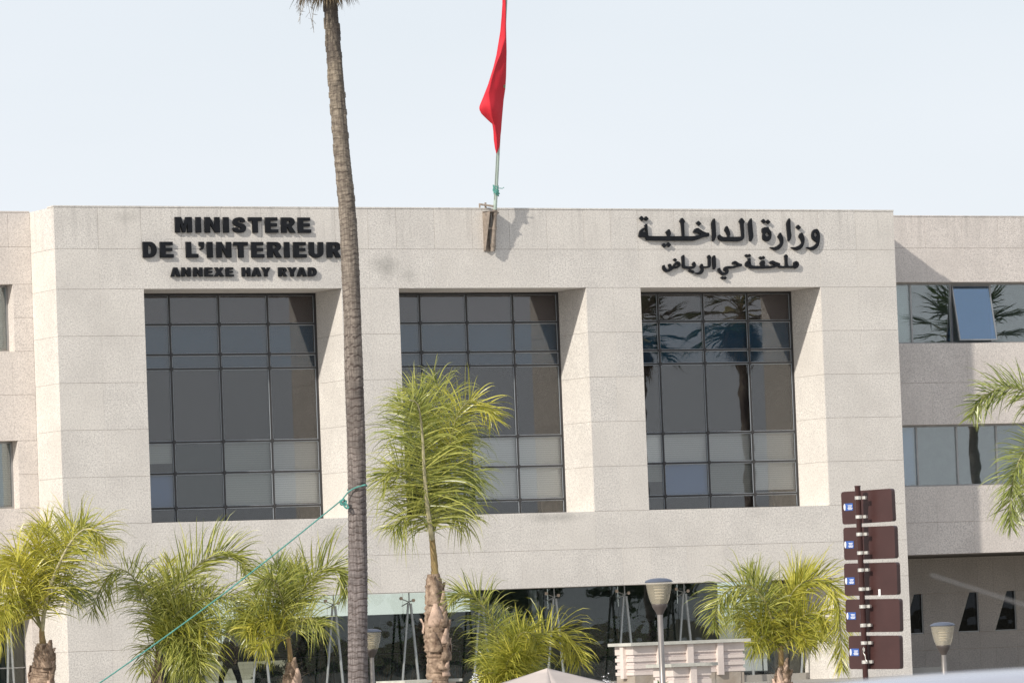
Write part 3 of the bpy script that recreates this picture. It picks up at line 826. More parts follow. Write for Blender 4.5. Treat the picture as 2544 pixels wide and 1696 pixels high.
AR2 = [
 ([[(525,1150),(530,1100),(560,1080),(572,1120),(592,1158),(630,1173),(655,1160),(650,1120),(638,1085),(665,1058),(695,1080),(702,1104),(730,1098),(760,1050),(815,1012),(860,1030),(875,1075),(850,1120),(800,1150),(742,1157),(700,1187),(650,1215),(600,1222),(550,1195)], [(762,1100),(798,1062),(832,1070),(822,1100),(790,1112)]], 1),
 ([dia(770,983,35,33)], 0),
 ([[(900,920),(940,885),(950,930),(955,1080),(985,1108),(1100,1106),(1122,1095),(1100,1068),(1140,1018),(1168,1060),(1165,1110),(1130,1150),(1060,1160),(960,1155),(915,1120),(903,1000)]], 0),
 ([dia(1066,1196,32,32)], 0), ([dia(1117,1216,30,30)], 0),
 ([[(1400,925),(1430,885),(1470,930),(1458,962),(1462,1090),(1440,1130),(1390,1141),(1325,1141),(1322,1200),(1290,1250),(1240,1270),(1185,1260),(1152,1232),(1210,1230),(1258,1205),(1280,1160),(1255,1108),(1285,1058),(1310,1080),(1318,1106),(1400,1106),(1415,1085),(1412,962)]], 0),
 ([[(1500,930),(1530,895),(1550,910),(1560,1000),(1563,1110),(1540,1165),(1515,1160),(1508,1050)]], 0),
 ([[(1608,1190),(1615,1150),(1645,1137),(1655,1180),(1690,1225),(1740,1235),(1760,1215),(1725,1190),(1715,1165),(1735,1125),(1790,1104),(1885,1103),(1950,1094),(1990,1088),(1960,1070),(1920,1062),(1882,1060),(1890,1030),(1932,1003),(1972,1020),(2015,1050),(2070,1065),(2062,1105),(1990,1122),(1910,1145),(1830,1155),(1792,1162),(1810,1190),(1800,1240),(1760,1275),(1710,1280),(1650,1255)]], 0),
 ([dia(1693,1334,34,30)], 0), ([dia(1745,1335,32,30)], 0),
 ([[(2137,1095),(2140,1050),(2172,1005),(2197,995),(2190,965),(2232,945),(2237,1000),(2247,1070),(2272,1095),(2438,1098),(2424,1060),(2442,1010),(2502,993),(2517,1040),(2518,1096),(2642,1098),(2712,1090),(2682,1070),(2617,1055),(2627,1010),(2672,995),(2732,1025),(2812,1052),(2807,1095),(2910,1096),(2908,942),(2897,915),(2932,875),(2967,915),(2957,942),(2967,1095),(3070,1092),(3077,1040),(3122,1005),(3167,1030),(3180,1080),(3157,1130),(3112,1155),(3077,1138),(2812,1141),(2772,1112),(2682,1140),(2522,1152),(2252,1155),(2212,1122),(2162,1118)], [(2185,1045),(2212,1022),(2224,1050),(2205,1068)], [(3105,1075),(3122,1045),(3140,1065),(3130,1090)]], 1),
 ([dia(2163,903,34,32)], 0), ([dia(2220,900,32,32)], 0), ([dia(2438,946,34,32)], 0), ([dia(2493,938,32,32)], 0),
]
for AR, lab in ((AR1, 'large black Arabic lettering with diamond dots, upper right of the facade'), (AR2, 'smaller black Arabic line fixed below the large Arabic lettering')):
    p0 = atY(1580 + AR[0][0][0][0][0] / S6, 520 + 620 / S6, -.01)
    par = empty('arabic_lettering', (p0.x, -.01, p0.z), lab, 'wall lettering', 'lettering fixed to the top of the facade')
    for loops, _ in AR:
        LL = []
        for L in loops:
            Q = catloop(L, 3) if len(L) > 4 else L
            pts = []
            for (x, y) in Q:
                p = atY(1580 + x / S6, 520 + y / S6, YF); pts.append((p.x, p.z))
            LL.append(pts)
        glyph_obj('dot' if len(loops[0]) == 4 else 'letter', LL, par)

# ------------------------------------------------------------------ flag, pole, bracket
pb = atY(1224.5, 621, -0.13)
d0 = ray(1257, -2)
s_ = (pb.x - CAM.x) / d0.x
ptop = CAM + d0 * s_
pdir = (ptop - pb)
pt2 = pb + pdir * 1.12
fp = empty('flagpole', pb, 'pale green metal flagpole leaning out from the parapet', 'flagpole')
MB().tube([pb, pb + pdir * .35, pt2], [.052, .048, .036], 12).build('pole', POLE, fp, True)
kt = MB()
kc = pb + pdir * ((621 - 472) / 623)
for i in range(26):
    a = i * 1.9; r = .06 + .035 * R.random()
    kt.tube(cat_rom([kc + Vector((math.cos(a) * .06, math.sin(a) * .06, R.uniform(-.14, .14))), kc + Vector((math.cos(a + 1) * r, math.sin(a + 1) * r, R.uniform(-.16, .16))), kc + Vector((math.cos(a + 2.1) * .065, math.sin(a + 2.1) * .065, R.uniform(-.14, .14)))], 6), .011, 5)
kt.tube([kc + Vector((.04, -.05, .05)), kc + Vector((.15, -.07, .04)), kc + Vector((.2, -.07, .07))], .01, 5)
tag(kt.build('knotted_rope', ROPE, None, True), 'short green rope tied in a frayed knot round the flagpole', 'rope')
MB().tube([pb + pdir * .2 + Vector((-.05, -.03, 0)), pb + pdir * .45 + Vector((-.055, -.03, 0)), pb + pdir * 1.08 + Vector((-.045, 0, 0))], .006, 5).build('halyard', STEEL, fp)
# bracket: wall plate, two tapering cheeks, arm
br = empty('pole_bracket', (pb.x, 0, pb.z), 'rusty grey steel bracket holding the flagpole against the parapet', 'bracket')
zb0 = pb.z; H = (ptop.z - pb.z); hb = H * (621 - 522) / 623
yo = lambda t: pb.y + pdir.y * t
tt = hb / pdir.z
MB().box((pb.x - .20, -.02, zb0 - .03), (pb.x - .02, -.001, zb0 + hb)).build('wall_plate', RUST, br)
ck = MB()
for x in (pb.x - .2, pb.x + .07):
    x1 = x + .012
    a = [(x, -.021, zb0), (x, -.10, zb0), (x, yo(tt) - .1, zb0 + hb * .96), (x, -.021, zb0 + hb)]
    if x > pb.x: a = [(x, -.021, zb0), (x, -.12, zb0), (x, yo(tt) + .05, zb0 + hb * .96), (x, -.021, zb0 + hb)]
    b = [(x1,) + q[1:] for q in a]
    ck.add(a + b, [(0, 1, 2, 3), (7, 6, 5, 4), (0, 4, 5, 1), (1, 5, 6, 2), (2, 6, 7, 3), (3, 7, 4, 0)])
ck.build('cheek_plate', RUST, br)
MB().obox((pb.x - .06, yo(tt * .55) + .02, zb0 + hb * .55), (.13, 0, 0), (0, .02, 0), (0, 0, .03)).obox((pb.x - .06, -.2, zb0 + hb * .97), (.14, 0, 0), (0, .2, 0), (0, 0, .012)).build('cross_plate', RUST, br)
MB().tube([pb - pdir.normalized() * .03, pb + pdir * tt * 1.02], .06, 14).build('pole_sleeve', RUST, br, True)
ct = MB()
for t in (.12, .55, .93):
    c = pb + pdir * (tt * t)
    ct.tube([c - pdir.normalized() * .04, c + pdir.normalized() * .04], .074, 12)
ct.tube([pb + pdir * tt * .93 + Vector((-.12, 0, 0)), pb + pdir * tt * .93 + Vector((.12, 0, 0))], .018, 8)
ct.build('clamp_collar', RUST, br, True)
arm0 = pb + pdir * (tt * 1.1) + Vector((-.05, 0, 0))
MB().tube([arm0, Vector((pb.x - .19, .16, TOP + .14))], .03, 6).tube([(pb.x - .19, .16, TOP + .16), (pb.x - .19, .16, TOP + .03)], .025, 6).tube([(pb.x - .1, .0, TOP + .17), (pb.x - .1, .0, TOP + .03)], .03, 6).build('stay_arm', RUST, br)
# flag
LE = [(1905, 30), (1900, 120), (1890, 230), (1862, 400), (1840, 490), (1800, 620), (1765, 710), (1738, 775), (1736, 800), (1752, 832), (1790, 870), (1832, 908), (1839, 960), (1842, 1020), (1850, 1080), (1861, 1122)]
REd = [(1925, -40), (1932, 20), (1932, 100), (1934, 240), (1937, 380), (1933, 560), (1927, 650), (1915, 730), (1902, 880), (1896, 960), (1890, 1010), (1886, 1070), (1864, 1124)]
CR = [(1926, -20), (1930, 150), (1928, 280), (1895, 390), (1855, 480), (1820, 590), (1800, 680), (1812, 760), (1830, 850), (1850, 930), (1862, 1000), (1866, 1070), (1862, 1123)]


def xat(P, y):
    if y <= P[0][1]: return P[0][0]
    for i in range(len(P) - 1):
        if P[i][1] <= y <= P[i + 1][1]:
            t = (y - P[i][1]) / (P[i + 1][1] - P[i][1]); return P[i][0] + (P[i + 1][0] - P[i][0]) * t
    return P[-1][0]


NR, NC = 90, 22
v = []; f = []
for i in range(NR + 1):
    y = -20 + (1123 + 20) * i / NR
    xl_, xr_, xc_ = xat(LE, y), xat(REd, y), xat(CR, y)
    xc_ = min(max(xc_, xl_ + .08 * (xr_ - xl_)), xr_ - .12 * (xr_ - xl_))
    wd = xr_ - xl_
    for k in range(NC + 1):
        q = k / NC
        x = xl_ + (xc_ - xl_) * (q / .45) if q < .45 else xc_ + (xr_ - xc_) * ((q - .45) / .55)
        vv = y / 2.94; uu_ = 600 + x / 2.94
        base = pb.y + pdir.y * min(1.1, (621 - vv) / 623) - .06
        dep = -(wd / 200) * .35 * (q / .45 if q < .45 else 1 - .9 * (q - .45) / .55)
        dep += .035 * math.sin(q * 9 + y * .006) * (wd / 200) + .03 * noise.noise(Vector((x * .02, y * .008, 3)))
        v.append(atY(uu_, vv, base + dep))
for i in range(NR):
    for k in range(NC):
        a = i * (NC + 1) + k; f.append((a, a + NC + 1, a + NC + 2, a + 1))
fl = mobj('flag', v, f, FLAG, None, True)
tag(fl, 'plain red flag hanging limp in folds from the roof flagpole', 'flag')
sm = fl.modifiers.new('thickness', 'SOLIDIFY'); sm.thickness = .008
st = MB(); c = atY(600 + 1921 / 2.94, 632 / 2.94, pb.y + pdir.y * .66 - .16)
for i in range(5):
    a = i * 2 * PI / 5 * 2; b_ = (i + 1) * 2 * PI / 5 * 2
    st.tube([c + Vector((math.sin(a) * .03, 0, math.cos(a) * .05)), c + Vector((math.sin(b_) * .03, 0, math.cos(b_) * .05))], .005, 4)
st.build('star_edge', mat('green_star', (0.01, 0.16, 0.07), .7), fl)


# ------------------------------------------------------------------ palms
LEAF = leafmat('palm_leaf_green', (0.105, 0.145, 0.026), (0.54, 0.54, 0.15))
LEAFY = leafmat('palm_leaf_yellow', (0.19, 0.215, 0.028), (0.72, 0.66, 0.13))
LEAFD = leafmat('palm_leaf_dark', (0.06, 0.10, 0.025), (0.40, 0.44, 0.14))
LEAFF = leafmat('fan_leaf', (0.03, 0.055, 0.018), (0.07, 0.11, 0.03), .2)
DEADL = leafmat('dead_leaf', (0.16, 0.12, 0.075), (0.34, 0.27, 0.18), .2)
RACH = mat('rachis', (0.42, 0.38, 0.24), 0.55, var=0.25, vscale=6)
RACHG = mat('green_stalk', (0.22, 0.24, 0.08), 0.5, var=0.3, vscale=5, col2=(.34, .30, .14))


def add_tint(me, vals):
    a = me.attributes.new('tint', 'FLOAT', 'POINT'); a.data.foreach_set('value', vals)


def strip(V, F, T, p0, d, L, w, droop, side, seg=5, tint=.5, curl=0.0):
    """one leaflet: narrow tapering strip with a folded keel, sagging under its own weight"""
    n0 = len(V); p = p0.copy(); d = d.normalized(); st_ = L / seg
    for i in range(seg + 1):
        t = i / seg
        ww = w * (0.55 + 0.9 * t if t < .3 else 0.82 * (1 - ((t - .3) / .7) ** 1.6) + .04)
        sd = side - d * side.dot(d)
        sd = sd.normalized() if sd.length > 1e-4 else d.orthogonal()
        V.append(p - sd * ww * .5); V.append(p + sd * ww * .5); T.append(tint); T.append(min(1, tint + .12))
        p = p + d * st_
        d = (d + Vector((curl, 0, -1)) * droop * (0.08 + 2.1 * t * t) * st_).normalized()
    for i in range(seg):
        a = n0 + 2 * i; F.append((a, a + 1, a + 3, a + 2))


def frond(parent, pts, dep0, dep1, L=1.0, n=95, m=LEAF, droop=1.3, rw=.022, w=.035, spread=50, start=.12, bias=.5, ang=62, rng=R, up=0.0):
    P3 = []
    for i, (u, v_) in enumerate(pts): P3.append(atD(u, v_, dep0 + (dep1 - dep0) * (i / (len(pts) - 1))))
    C = cat_rom(P3, 26)
    rw = rw if rw > .045 else rw * .55
    st_ = MB().tube(C, [rw * (1 - .82 * i / 25) + .004 for i in range(26)], 6)
    fr = st_.build('frond', RACH if rw > .04 else RACHG, parent, True)
    V = []; F = []; T = []
    C = cat_rom(P3, 160); n = int(n * 1.3); w = w * .74; L = L * 1.28; droop = droop * 2.5; spread = spread * 1.2
    for i in range(n):
        t = start + (1 - start) * (i + .5) / n
        x = t * 159; k = int(x); k = min(k, 158)
        p = C[k].lerp(C[k + 1], x - k); T_ = (C[min(k + 3, 159)] - C[max(k - 3, 0)]).normalized()
        view = -_F
        B = T_.cross(view).normalized(); N = B.cross(T_).normalized()
        prof = (min(1, (t - start) / .22) ** .7 * .55 + .45) * (1 - max(0, (t - .62) / .38) ** 1.6 * .62)
        for sgn in (-1, 1):
            for rep in range(1):
                ph = math.radians(rng.gauss(0, spread))
                a = math.radians(ang + (16 if up == 0 else 0) - 34 * t + rng.gauss(0, 10))
                dd = T_ * math.cos(a) + (B * sgn * math.cos(ph) + N * math.sin(ph)) * math.sin(a) + Vector((0, 0, up))
                ll = L * prof * rng.uniform(.6, 1.15)
                dr = droop * rng.uniform(.55, 1.5)
                tint = min(1, max(0, rng.gauss(bias, .32)))
                sd = (T_ * .6 + Vector((rng.uniform(-1, 1), rng.uniform(-1, 1), rng.uniform(-1, 1))) * 1.0)
                strip(V, F, T, p, dd, ll, w * rng.uniform(.7, 1.2), dr, sd, 6, tint, rng.uniform(-.15, .25))
    # terminal leaflets
    o = mobj('leaflets', V, F, m, fr)
    add_tint(o.data, T)
    o['kind'] = 'stuff'
    return fr


def zc(ou, ov, s, pts): return [(ou + x / s, ov + y / s) for (x, y) in pts]


BOOT = mat('palm_boot_fibre', (0.22, 0.135, 0.09), 0.9, var=0.45, vscale=9, bump=.8, bscale=40, col2=(.46, .34, .25))
STALK = mat('palm_neck', (0.40, 0.24, 0.12), 0.6, var=0.3, vscale=5, col2=(.34, .26, .10))
HUSK = mat('pale_husk', (0.50, 0.36, 0.28), 0.85, var=0.3, vscale=7, bump=.4, bscale=30)


def palm_trunk(parent, path, dep, rads, boots=14, seed=1):
    """path: (u,v) top -> bottom, radii in px; extended to the ground"""
    k = 1 / (FPX / dep)
    P = [atD(u, v_, dep) for (u, v_) in path]
    r = [x * k for x in rads]
    b = P[-1].copy(); b.z = 0; P.append(b); r.append(r[-1] * 1.05)
    C = cat_rom(P, 70)
    Ls = [0]
    for i in range(1, len(P)): Ls.append(Ls[-1] + (P[i] - P[i - 1]).length)
    rr = []
    for i in range(70):
        s = Ls[-1] * i / 69; j = 0
        while j < len(P) - 2 and Ls[j + 1] < s: j += 1
        q = (s - Ls[j]) / max(1e-6, Ls[j + 1] - Ls[j]); rr.append((r[j] + (r[j + 1] - r[j]) * q) * (1 + .05 * math.sin(i * 2.4)))
    MB().tube(C, rr, 20, True, .16, seed).build('trunk', BOOT, parent, True)
    g = random.Random(seed)
    # old leaf bases clasping the trunk
    for i in range(boots):
        s = .10 + .62 * i / boots; x = s * 69; j = int(x); c = C[j]; rad = rr[j]
        a = g.uniform(0, 2 * PI) if i % 3 else g.uniform(-2.4, -.6)
        rd = Vector((math.cos(a), math.sin(a), 0)); tg = Vector((-rd.y, rd.x, 0)); hh = g.uniform(.28, .5); ww = g.uniform(.09, .16) * min(1.2, rad / .18)
        v_, f_ = [], []
        for q in range(7):
            t = q / 6; wq = ww * (1 - .75 * t ** 1.5); off = rad * 1.01 + .015 + .045 * t * t + .015 * math.sin(t * 7 + i)
            cc = c + rd * off + Vector((0, 0, -hh * .5 + hh * t)) + tg * g.uniform(-.01, .01)
            v_ += [cc - tg * wq - rd * .02, cc + rd * .022, cc + tg * wq - rd * .02]
        for q in range(6):
            a_ = q * 3; f_ += [(a_, a_ + 1, a_ + 4, a_ + 3), (a_ + 1, a_ + 2, a_ + 5, a_ + 4)]
        bo = mobj('leaf_base', v_, f_, HUSK if i % 2 else BOOT, parent, True)
        md = bo.modifiers.new('t', 'SOLIDIFY'); md.thickness = .012
    # loose fibre
    V, F, T = [], [], []
    for i in range(160):
        j = int(g.uniform(.02, .6) * 69); a = g.uniform(0, 2 * PI); rd = Vector((math.cos(a), math.sin(a), 0))
        strip(V, F, T, C[j] + rd * rr[j] * .95, rd + Vector((0, 0, g.uniform(-.5, 1.2))), g.uniform(.08, .26), .012, 3, Vector((-rd.y, rd.x, .2)), 3, g.random())
    o = mobj('fibre', V, F, DEADL, parent); add_tint(o.data, T); o['kind'] = 'stuff'
    return C


def neck(parent, pts, dep, r0, r1):
    k = dep / FPX
    C = cat_rom([atD(u, v_, dep) for (u, v_) in pts], 14)
    MB().tube(C, [(r0 + (r1 - r0) * i / 13) * k * (1 + .04 * math.sin(i * 2.3)) for i in range(14)], 12).build('crown_shaft', STALK, parent, True)


palms = []


def palm(label, dep, base_uv):
    b = atD(base_uv[0], base_uv[1], dep); b.z = 0
    p = empty('feather_palm', b, label, 'palm tree', 'feathery young palms in front of the building')
    return p


# A: tall central palm
A = lambda pts: zc(900, 880, 2.9025, pts)
p4 = palm('tallest feathery palm, in front of the middle window, with a long upright frond', 108, (1082, 1690))
palm_trunk(p4, [(1076, 1425), (1078, 1450), (1080, 1500), (1083, 1560), (1086, 1600), (1088, 1635), (1087, 1690)], 108, [15, 21, 24, 30, 33, 27, 28], 16, 3)
neck(p4, A([(525, 1600), (518, 1480), (510, 1400), (500, 1290)]), 108, 9.5, 7)
frond(p4, A([(502, 1330), (490, 1240), (465, 1050), (447, 830), (436, 620), (422, 470), (395, 350), (340, 330)]), 107.9, 106.9, 1.22, 120, LEAF, 1.25, .055, .04, 22, .06, .55, 72)
frond(p4, A([(505, 1300), (540, 1000), (570, 700), (575, 420), (550, 240), (510, 150)]), 108.2, 108.9, 1.0, 90, LEAF, 1.3, .03, .036, 45, .2, .55)
frond(p4, A([(505, 1280), (560, 950), (630, 650), (690, 430), (790, 330), (890, 380), (960, 470)]), 108.1, 108.4, .80, 90, LEAFY, 1.3, .03, .036, 40, .35, .5)
frond(p4, A([(500, 1290), (430, 1050), (330, 880), (220, 830), (140, 900)]), 108, 107.4, .95, 80, LEAF, 1.4, .026, .036, 45, .2, .5)
frond(p4, A([(505, 1290), (580, 1060), (680, 870), (760, 860), (820, 960)]), 108.2, 108.3, .9, 80, LEAFD, 1.4, .026, .036, 45, .2, .55)
frond(p4, A([(505, 1300), (570, 1150), (670, 1110), (760, 1190)]), 108, 108.7, .85, 60, LEAF, 1.6, .02, .034, 45, .15, .5)
frond(p4, A([(500, 1300), (420, 1180), (310, 1170), (220, 1260)]), 108, 107.5, .85, 60, LEAF, 1.6, .02, .034, 45, .15, .5)
frond(p4, A([(500, 1250), (430, 900), (360, 600), (310, 420), (250, 330)]), 108.1, 108.0, .9, 85, LEAFD, 1.3, .026, .036, 45, .25, .65)
frond(p4, A([(500, 1250), (540, 900), (620, 600), (680, 500), (740, 620)]), 108.3, 109.2, .9, 80, LEAFD, 1.3, .026, .036, 45, .25, .5)
frond(p4, A([(500, 1250), (460, 800), (440, 420), (400, 280), (330, 260)]), 108.3, 108.8, .9, 70, LEAF, .9, .022, .034, 60, .5, .7)
# B: left palm
B = lambda pts: zc(0, 1230, 3.3652, pts)
p1 = palm('yellow-green palm at the left corner arching over to the right', 110, (108, 1690))
palm_trunk(p1, B([(362, 1235), (362, 1290), (358, 1380), (352, 1480), (350, 1568)]), 110, [15, 22, 24, 29, 31], 12, 5)
neck(p1, B([(362, 1260), (350, 1160), (352, 1090)]), 110, 9, 6)
frond(p1, B([(350, 1150), (376, 930), (430, 730), (500, 560), (600, 380), (710, 280), (820, 310), (890, 400)]), 110, 109.5, 1.0, 120, LEAFY, 1.3, .05, .037, 40, .1, .35, 68)
frond(p1, B([(345, 1120), (270, 880), (210, 680), (140, 560), (60, 600), (0, 720)]), 110, 109.3, 1.0, 100, LEAFY, 1.3, .03, .037, 45, .15, .65)
frond(p1, B([(345, 1100), (260, 760), (200, 560), (120, 500), (30, 560)]), 110.2, 110.2, .8, 90, LEAFY, 1.2, .03, .037, 45, .3, .6)
frond(p1, B([(355, 1000), (400, 700), (420, 450), (410, 290), (380, 230)]), 110.2, 110.8, .85, 90, LEAFY, 1.0, .03, .036, 45, .3, .55)
frond(p1, B([(340, 1110), (200, 950), (80, 930), (0, 1010), (-60, 1150)]), 110, 109.2, .85, 90, LEAFY, 1.5, .028, .036, 45, .15, .5)
frond(p1, B([(355, 1050), (430, 850), (520, 750), (600, 760), (660, 850)]), 110.1, 110.6, .8, 80, LEAFD, 1.4, .025, .034, 45, .2, .4)
frond(p1, B([(340, 1100), (210, 880), (130, 830), (60, 900), (30, 1000)]), 109.9, 108.9, .85, 80, LEAFY, 1.4, .025, .034, 45, .2, .4)
frond(p1, B([(345, 1120), (280, 900), (300, 600), (330, 400), (320, 300)]), 110.1, 110.2, .8, 100, LEAFY, 1.0, .028, .036, 50, .2, .6)
frond(p1, B([(350, 1080), (440, 650), (560, 400), (640, 280), (720, 230)]), 110.3, 110.9, .8, 80, LEAF, 1.0, .025, .034, 50, .35, .6)
# C: second palm
p2 = palm('green palm left of the walking person, arching fronds on both sides', 112, (388, 1690))
palm_trunk(p2, B([(1322, 1330), (1322, 1420), (1315, 1500), (1312, 1568)]), 112, [8, 10, 12, 13], 5, 8)
C_ = lambda pts: zc(380, 1280, 3.77, pts)
frond(p2, B([(1315, 1350), (1270, 1080), (1190, 820), (1070, 640), (940, 640), (830, 800), (760, 980)]), 112, 111.2, .78, 120, LEAF, 1.5, .03, .036, 40, .1, .45)
frond(p2, C_([(55, 1290), (140, 850), (280, 600), (450, 440), (630, 360), (790, 390), (880, 520)]), 112, 111.8, .85, 115, LEAF, 1.0, .04, .045, 28, .12, .55, 66, up=.35)
frond(p2, C_([(55, 1290), (190, 960), (380, 810), (580, 760), (740, 790), (850, 900)]), 111.8, 111, .80, 110, LEAF, 1.6, .03, .037, 45, .1, .5)
frond(p2, C_([(60, 1300), (190, 1130), (310, 1110), (390, 1250), (410, 1400)]), 111.9, 111, .7, 80, LEAF, 1.7, .025, .035, 45, .1, .45)
frond(p2, C_([(70, 1200), (110, 800), (130, 560), (150, 420)]), 112.1, 112.6, .6, 70, LEAFY, .5, .022, .036, 35, .35, .5)
frond(p2, C_([(60, 1290), (200, 1130), (330, 1170), (400, 1340), (440, 1540)]), 111.8, 111, .8, 100, LEAF, 1.6, .025, .037, 45, .08, .4)
frond(p2, C_([(50, 1300), (150, 1190), (260, 1290), (320, 1460)]), 111.9, 111.2, .75, 90, LEAF, 1.7, .025, .037, 45, .08, .5)
frond(p2, C_([(60, 1280), (220, 1040), (380, 1000), (500, 1100), (560, 1260)]), 111.8, 111.3, .7, 100, LEAFY, 1.6, .025, .037, 45, .1, .2)
frond(p2, B([(1315, 1340), (1250, 1250), (1210, 1350), (1190, 1480)]), 112, 111.5, .5, 50, LEAF, 1.7, .02, .034, 45, .1, .5)
frond(p2, B([(1320, 1300), (1330, 1000), (1300, 800), (1230, 740), (1150, 800)]), 112.1, 112.8, .8, 90, LEAFD, 1.5, .025, .036, 50, .15, .5)
frond(p2, C_([(55, 1290), (230, 1000), (420, 950), (560, 1000), (640, 1090)]), 112, 112.8, .7, 90, LEAFD, 1.5, .025, .036, 45, .1, .5)
frond(p2, C_([(60, 1290), (100, 1000), (220, 760), (380, 680), (520, 700)]), 112.1, 112.5, .8, 90, LEAF, 1.2, .025, .036, 50, .15, .6)
frond(p2, C_([(60, 1300), (130, 1200), (220, 1230), (290, 1360), (300, 1480)]), 112.2, 112.6, .6, 70, LEAFD, 1.7, .025, .035, 45, .1, .45)
# D: third palm
p3 = palm('green palm just left of the leaning trunk, its neck bending left', 111, (722, 1690))
palm_trunk(p3, C_([(1290, 1370), (1298, 1430), (1305, 1500), (1300, 1568)]), 111, [10, 16, 21, 22], 8, 11)
neck(p3, C_([(1290, 1390), (1280, 1250), (1265, 1130)]), 111, 7, 5)
frond(p3, C_([(1265, 1160), (1240, 960), (1200, 760), (1140, 620), (1050, 590), (970, 680)]), 111, 110.3, .82, 100, LEAF, 1.3, .04, .037, 38, .1, .5)
frond(p3, C_([(1270, 1130), (1330, 870), (1450, 640), (1600, 500), (1730, 500), (1800, 620), (1820, 740)]), 111, 110.6, .85, 115, LEAF, 1.1, .035, .037, 35, .12, .5, 64, up=.15)
frond(p3, C_([(1260, 1080), (1215, 760), (1190, 560), (1140, 450)]), 111.2, 111.6, .7, 80, LEAFD, .9, .028, .036, 40, .25, .5)
frond(p3, C_([(1275, 1140), (1370, 1000), (1480, 960), (1580, 1040)]), 111, 110.4, .75, 60, LEAF, 1.7, .022, .03, 45, .15, .6)
frond(p3, C_([(1255, 1170), (1130, 1010), (980, 990), (870, 1090)]), 111, 110.5, .7, 80, LEAFY, 1.7, .025, .036, 45, .12, .3)
frond(p3, C_([(1260, 1120), (1140, 870), (1010, 800), (890, 870), (830, 1000)]), 111.1, 111.0, .75, 90, LEAF, 1.5, .028, .036, 45, .15, .5)
frond(p3, C_([(1262, 1050), (1300, 760), (1330, 580), (1330, 480)]), 111.2, 111.9, .75, 80, LEAFY, .7, .028, .036, 45, .25, .3)
frond(p3, C_([(1250, 1190), (1160, 1120), (1060, 1150), (980, 1260)]), 110.9, 110.2, .6, 60, LEAFY, 1.7, .02, .034, 45, .1, .4)
frond(p3, C_([(1255, 1150), (1110, 930), (960, 900), (820, 980), (740, 1080)]), 111.3, 111.6, .7, 80, LEAFD, 1.6, .024, .036, 45, .15, .5)
# E: low palm under the slab
D_ = lambda pts: zc(1080, 1420, 5.68, pts)
p5 = palm('low yellow-green palm behind the beige canopy, trunk hidden', 105, (1262, 1720))
palm_trunk(p5, [(1262, 1700), (1263, 1720)], 105, [12, 14], 3, 14)
frond(p5, D_([(1010, 1600), (940, 1180), (870, 900), (780, 660), (660, 450), (500, 320), (330, 300), (220, 400)]), 105, 104.6, .62, 130, LEAF, 1.3, .035, .034, 40, .05, .45, 58)
frond(p5, D_([(1040, 1600), (1070, 1200), (1140, 970), (1250, 850), (1380, 880), (1460, 1020)]), 104.9, 104.2, .6, 100, LEAFY, 1.7, .03, .034, 40, .1, .3)
frond(p5, D_([(1060, 1600), (1230, 1260), (1430, 980), (1640, 830), (1840, 880), (1970, 1090), (2050, 1300)]), 105.1, 105.2, .66, 130, LEAFY, 1.7, .03, .035, 38, .1, .45)
frond(p5, D_([(1030, 1620), (930, 1450), (790, 1420), (690, 1490)]), 105, 104.5, .55, 80, LEAFY, 1.2, .02, .03, 45, .05, .4)
frond(p5, D_([(1030, 1600), (990, 1180), (990, 900), (1090, 760), (1200, 760)]), 105.2, 105.6, .55, 90, LEAF, 1.2, .025, .034, 45, .15, .55)
frond(p5, D_([(1070, 1620), (1220, 1420), (1380, 1330), (1490, 1420)]), 105.3, 105.9, .5, 80, LEAFD, 1.6, .02, .03, 45, .05, .55)
frond(p5, D_([(1020, 1600), (880, 1260), (750, 1180), (650, 1270)]), 105.1, 105.4, .5, 80, LEAF, 1.2, .02, .03, 45, .1, .45)
frond(p5, D_([(1040, 1600), (1010, 1350), (1080, 1180), (1180, 1130)]), 104.8, 104.2, .55, 90, LEAFY, 1.6, .02, .03, 45, .05, .25)
frond(p5, D_([(1050, 1620), (1120, 1400), (1240, 1200), (1340, 1180)]), 104.9, 104.3, .55, 90, LEAFY, 1.7, .02, .03, 45, .05, .35)
# F: right palm
E_ = lambda pts: zc(1700, 1350, 4.53, pts)
p6 = palm('yellow-green palm between the stone planter and the brown sign backs', 100, (1938, 1690))
palm_trunk(p6, E_([(1100, 1375), (1105, 1430), (1095, 1500), (1090, 1568)]), 100, [10, 17, 18, 19], 7, 17)
neck(p6, E_([(1095, 1400), (1090, 1280), (1088, 1150)]), 100, 8, 6)
MB().tube(cat_rom([atD(*q, 100) for q in E_([(1083, 1100), (1080, 700), (1073, 400), (1071, 190)])], 12), [.025 - .0017 * i for i in range(12)], 6).build('spear_leaf', RACHG, p6, True)
frond(p6, E_([(1095, 1180), (1150, 800), (1190, 600), (1300, 460), (1480, 395), (1640, 450), (1730, 640), (1755, 900), (1762, 1200), (1775, 1400)]), 100, 99.2, .62, 160, LEAFY, 1.0, .035, .034, 35, .1, .35, 60, up=.1)
frond(p6, E_([(1085, 1180), (970, 800), (890, 620), (750, 490), (570, 480), (420, 590), (350, 780), (345, 960)]), 100, 99.4, .62, 150, LEAF, 1.5, .035, .034, 40, .1, .5)
frond(p6, E_([(1095, 1130), (1240, 920), (1380, 790), (1520, 790), (1590, 900)]), 100, 99.6, .7, 110, LEAFY, 1.6, .028, .034, 45, .1, .35)
frond(p6, E_([(1088, 1170), (1000, 1010), (870, 910), (740, 930)]), 100.2, 99.8, .6, 90, LEAFY, 1.4, .025, .033, 45, .1, .3)
frond(p6, E_([(1085, 1180), (970, 1090), (850, 1080), (750, 1150)]), 100, 99.5, .5, 70, LEAFY, 1.5, .022, .03, 45, .1, .3)
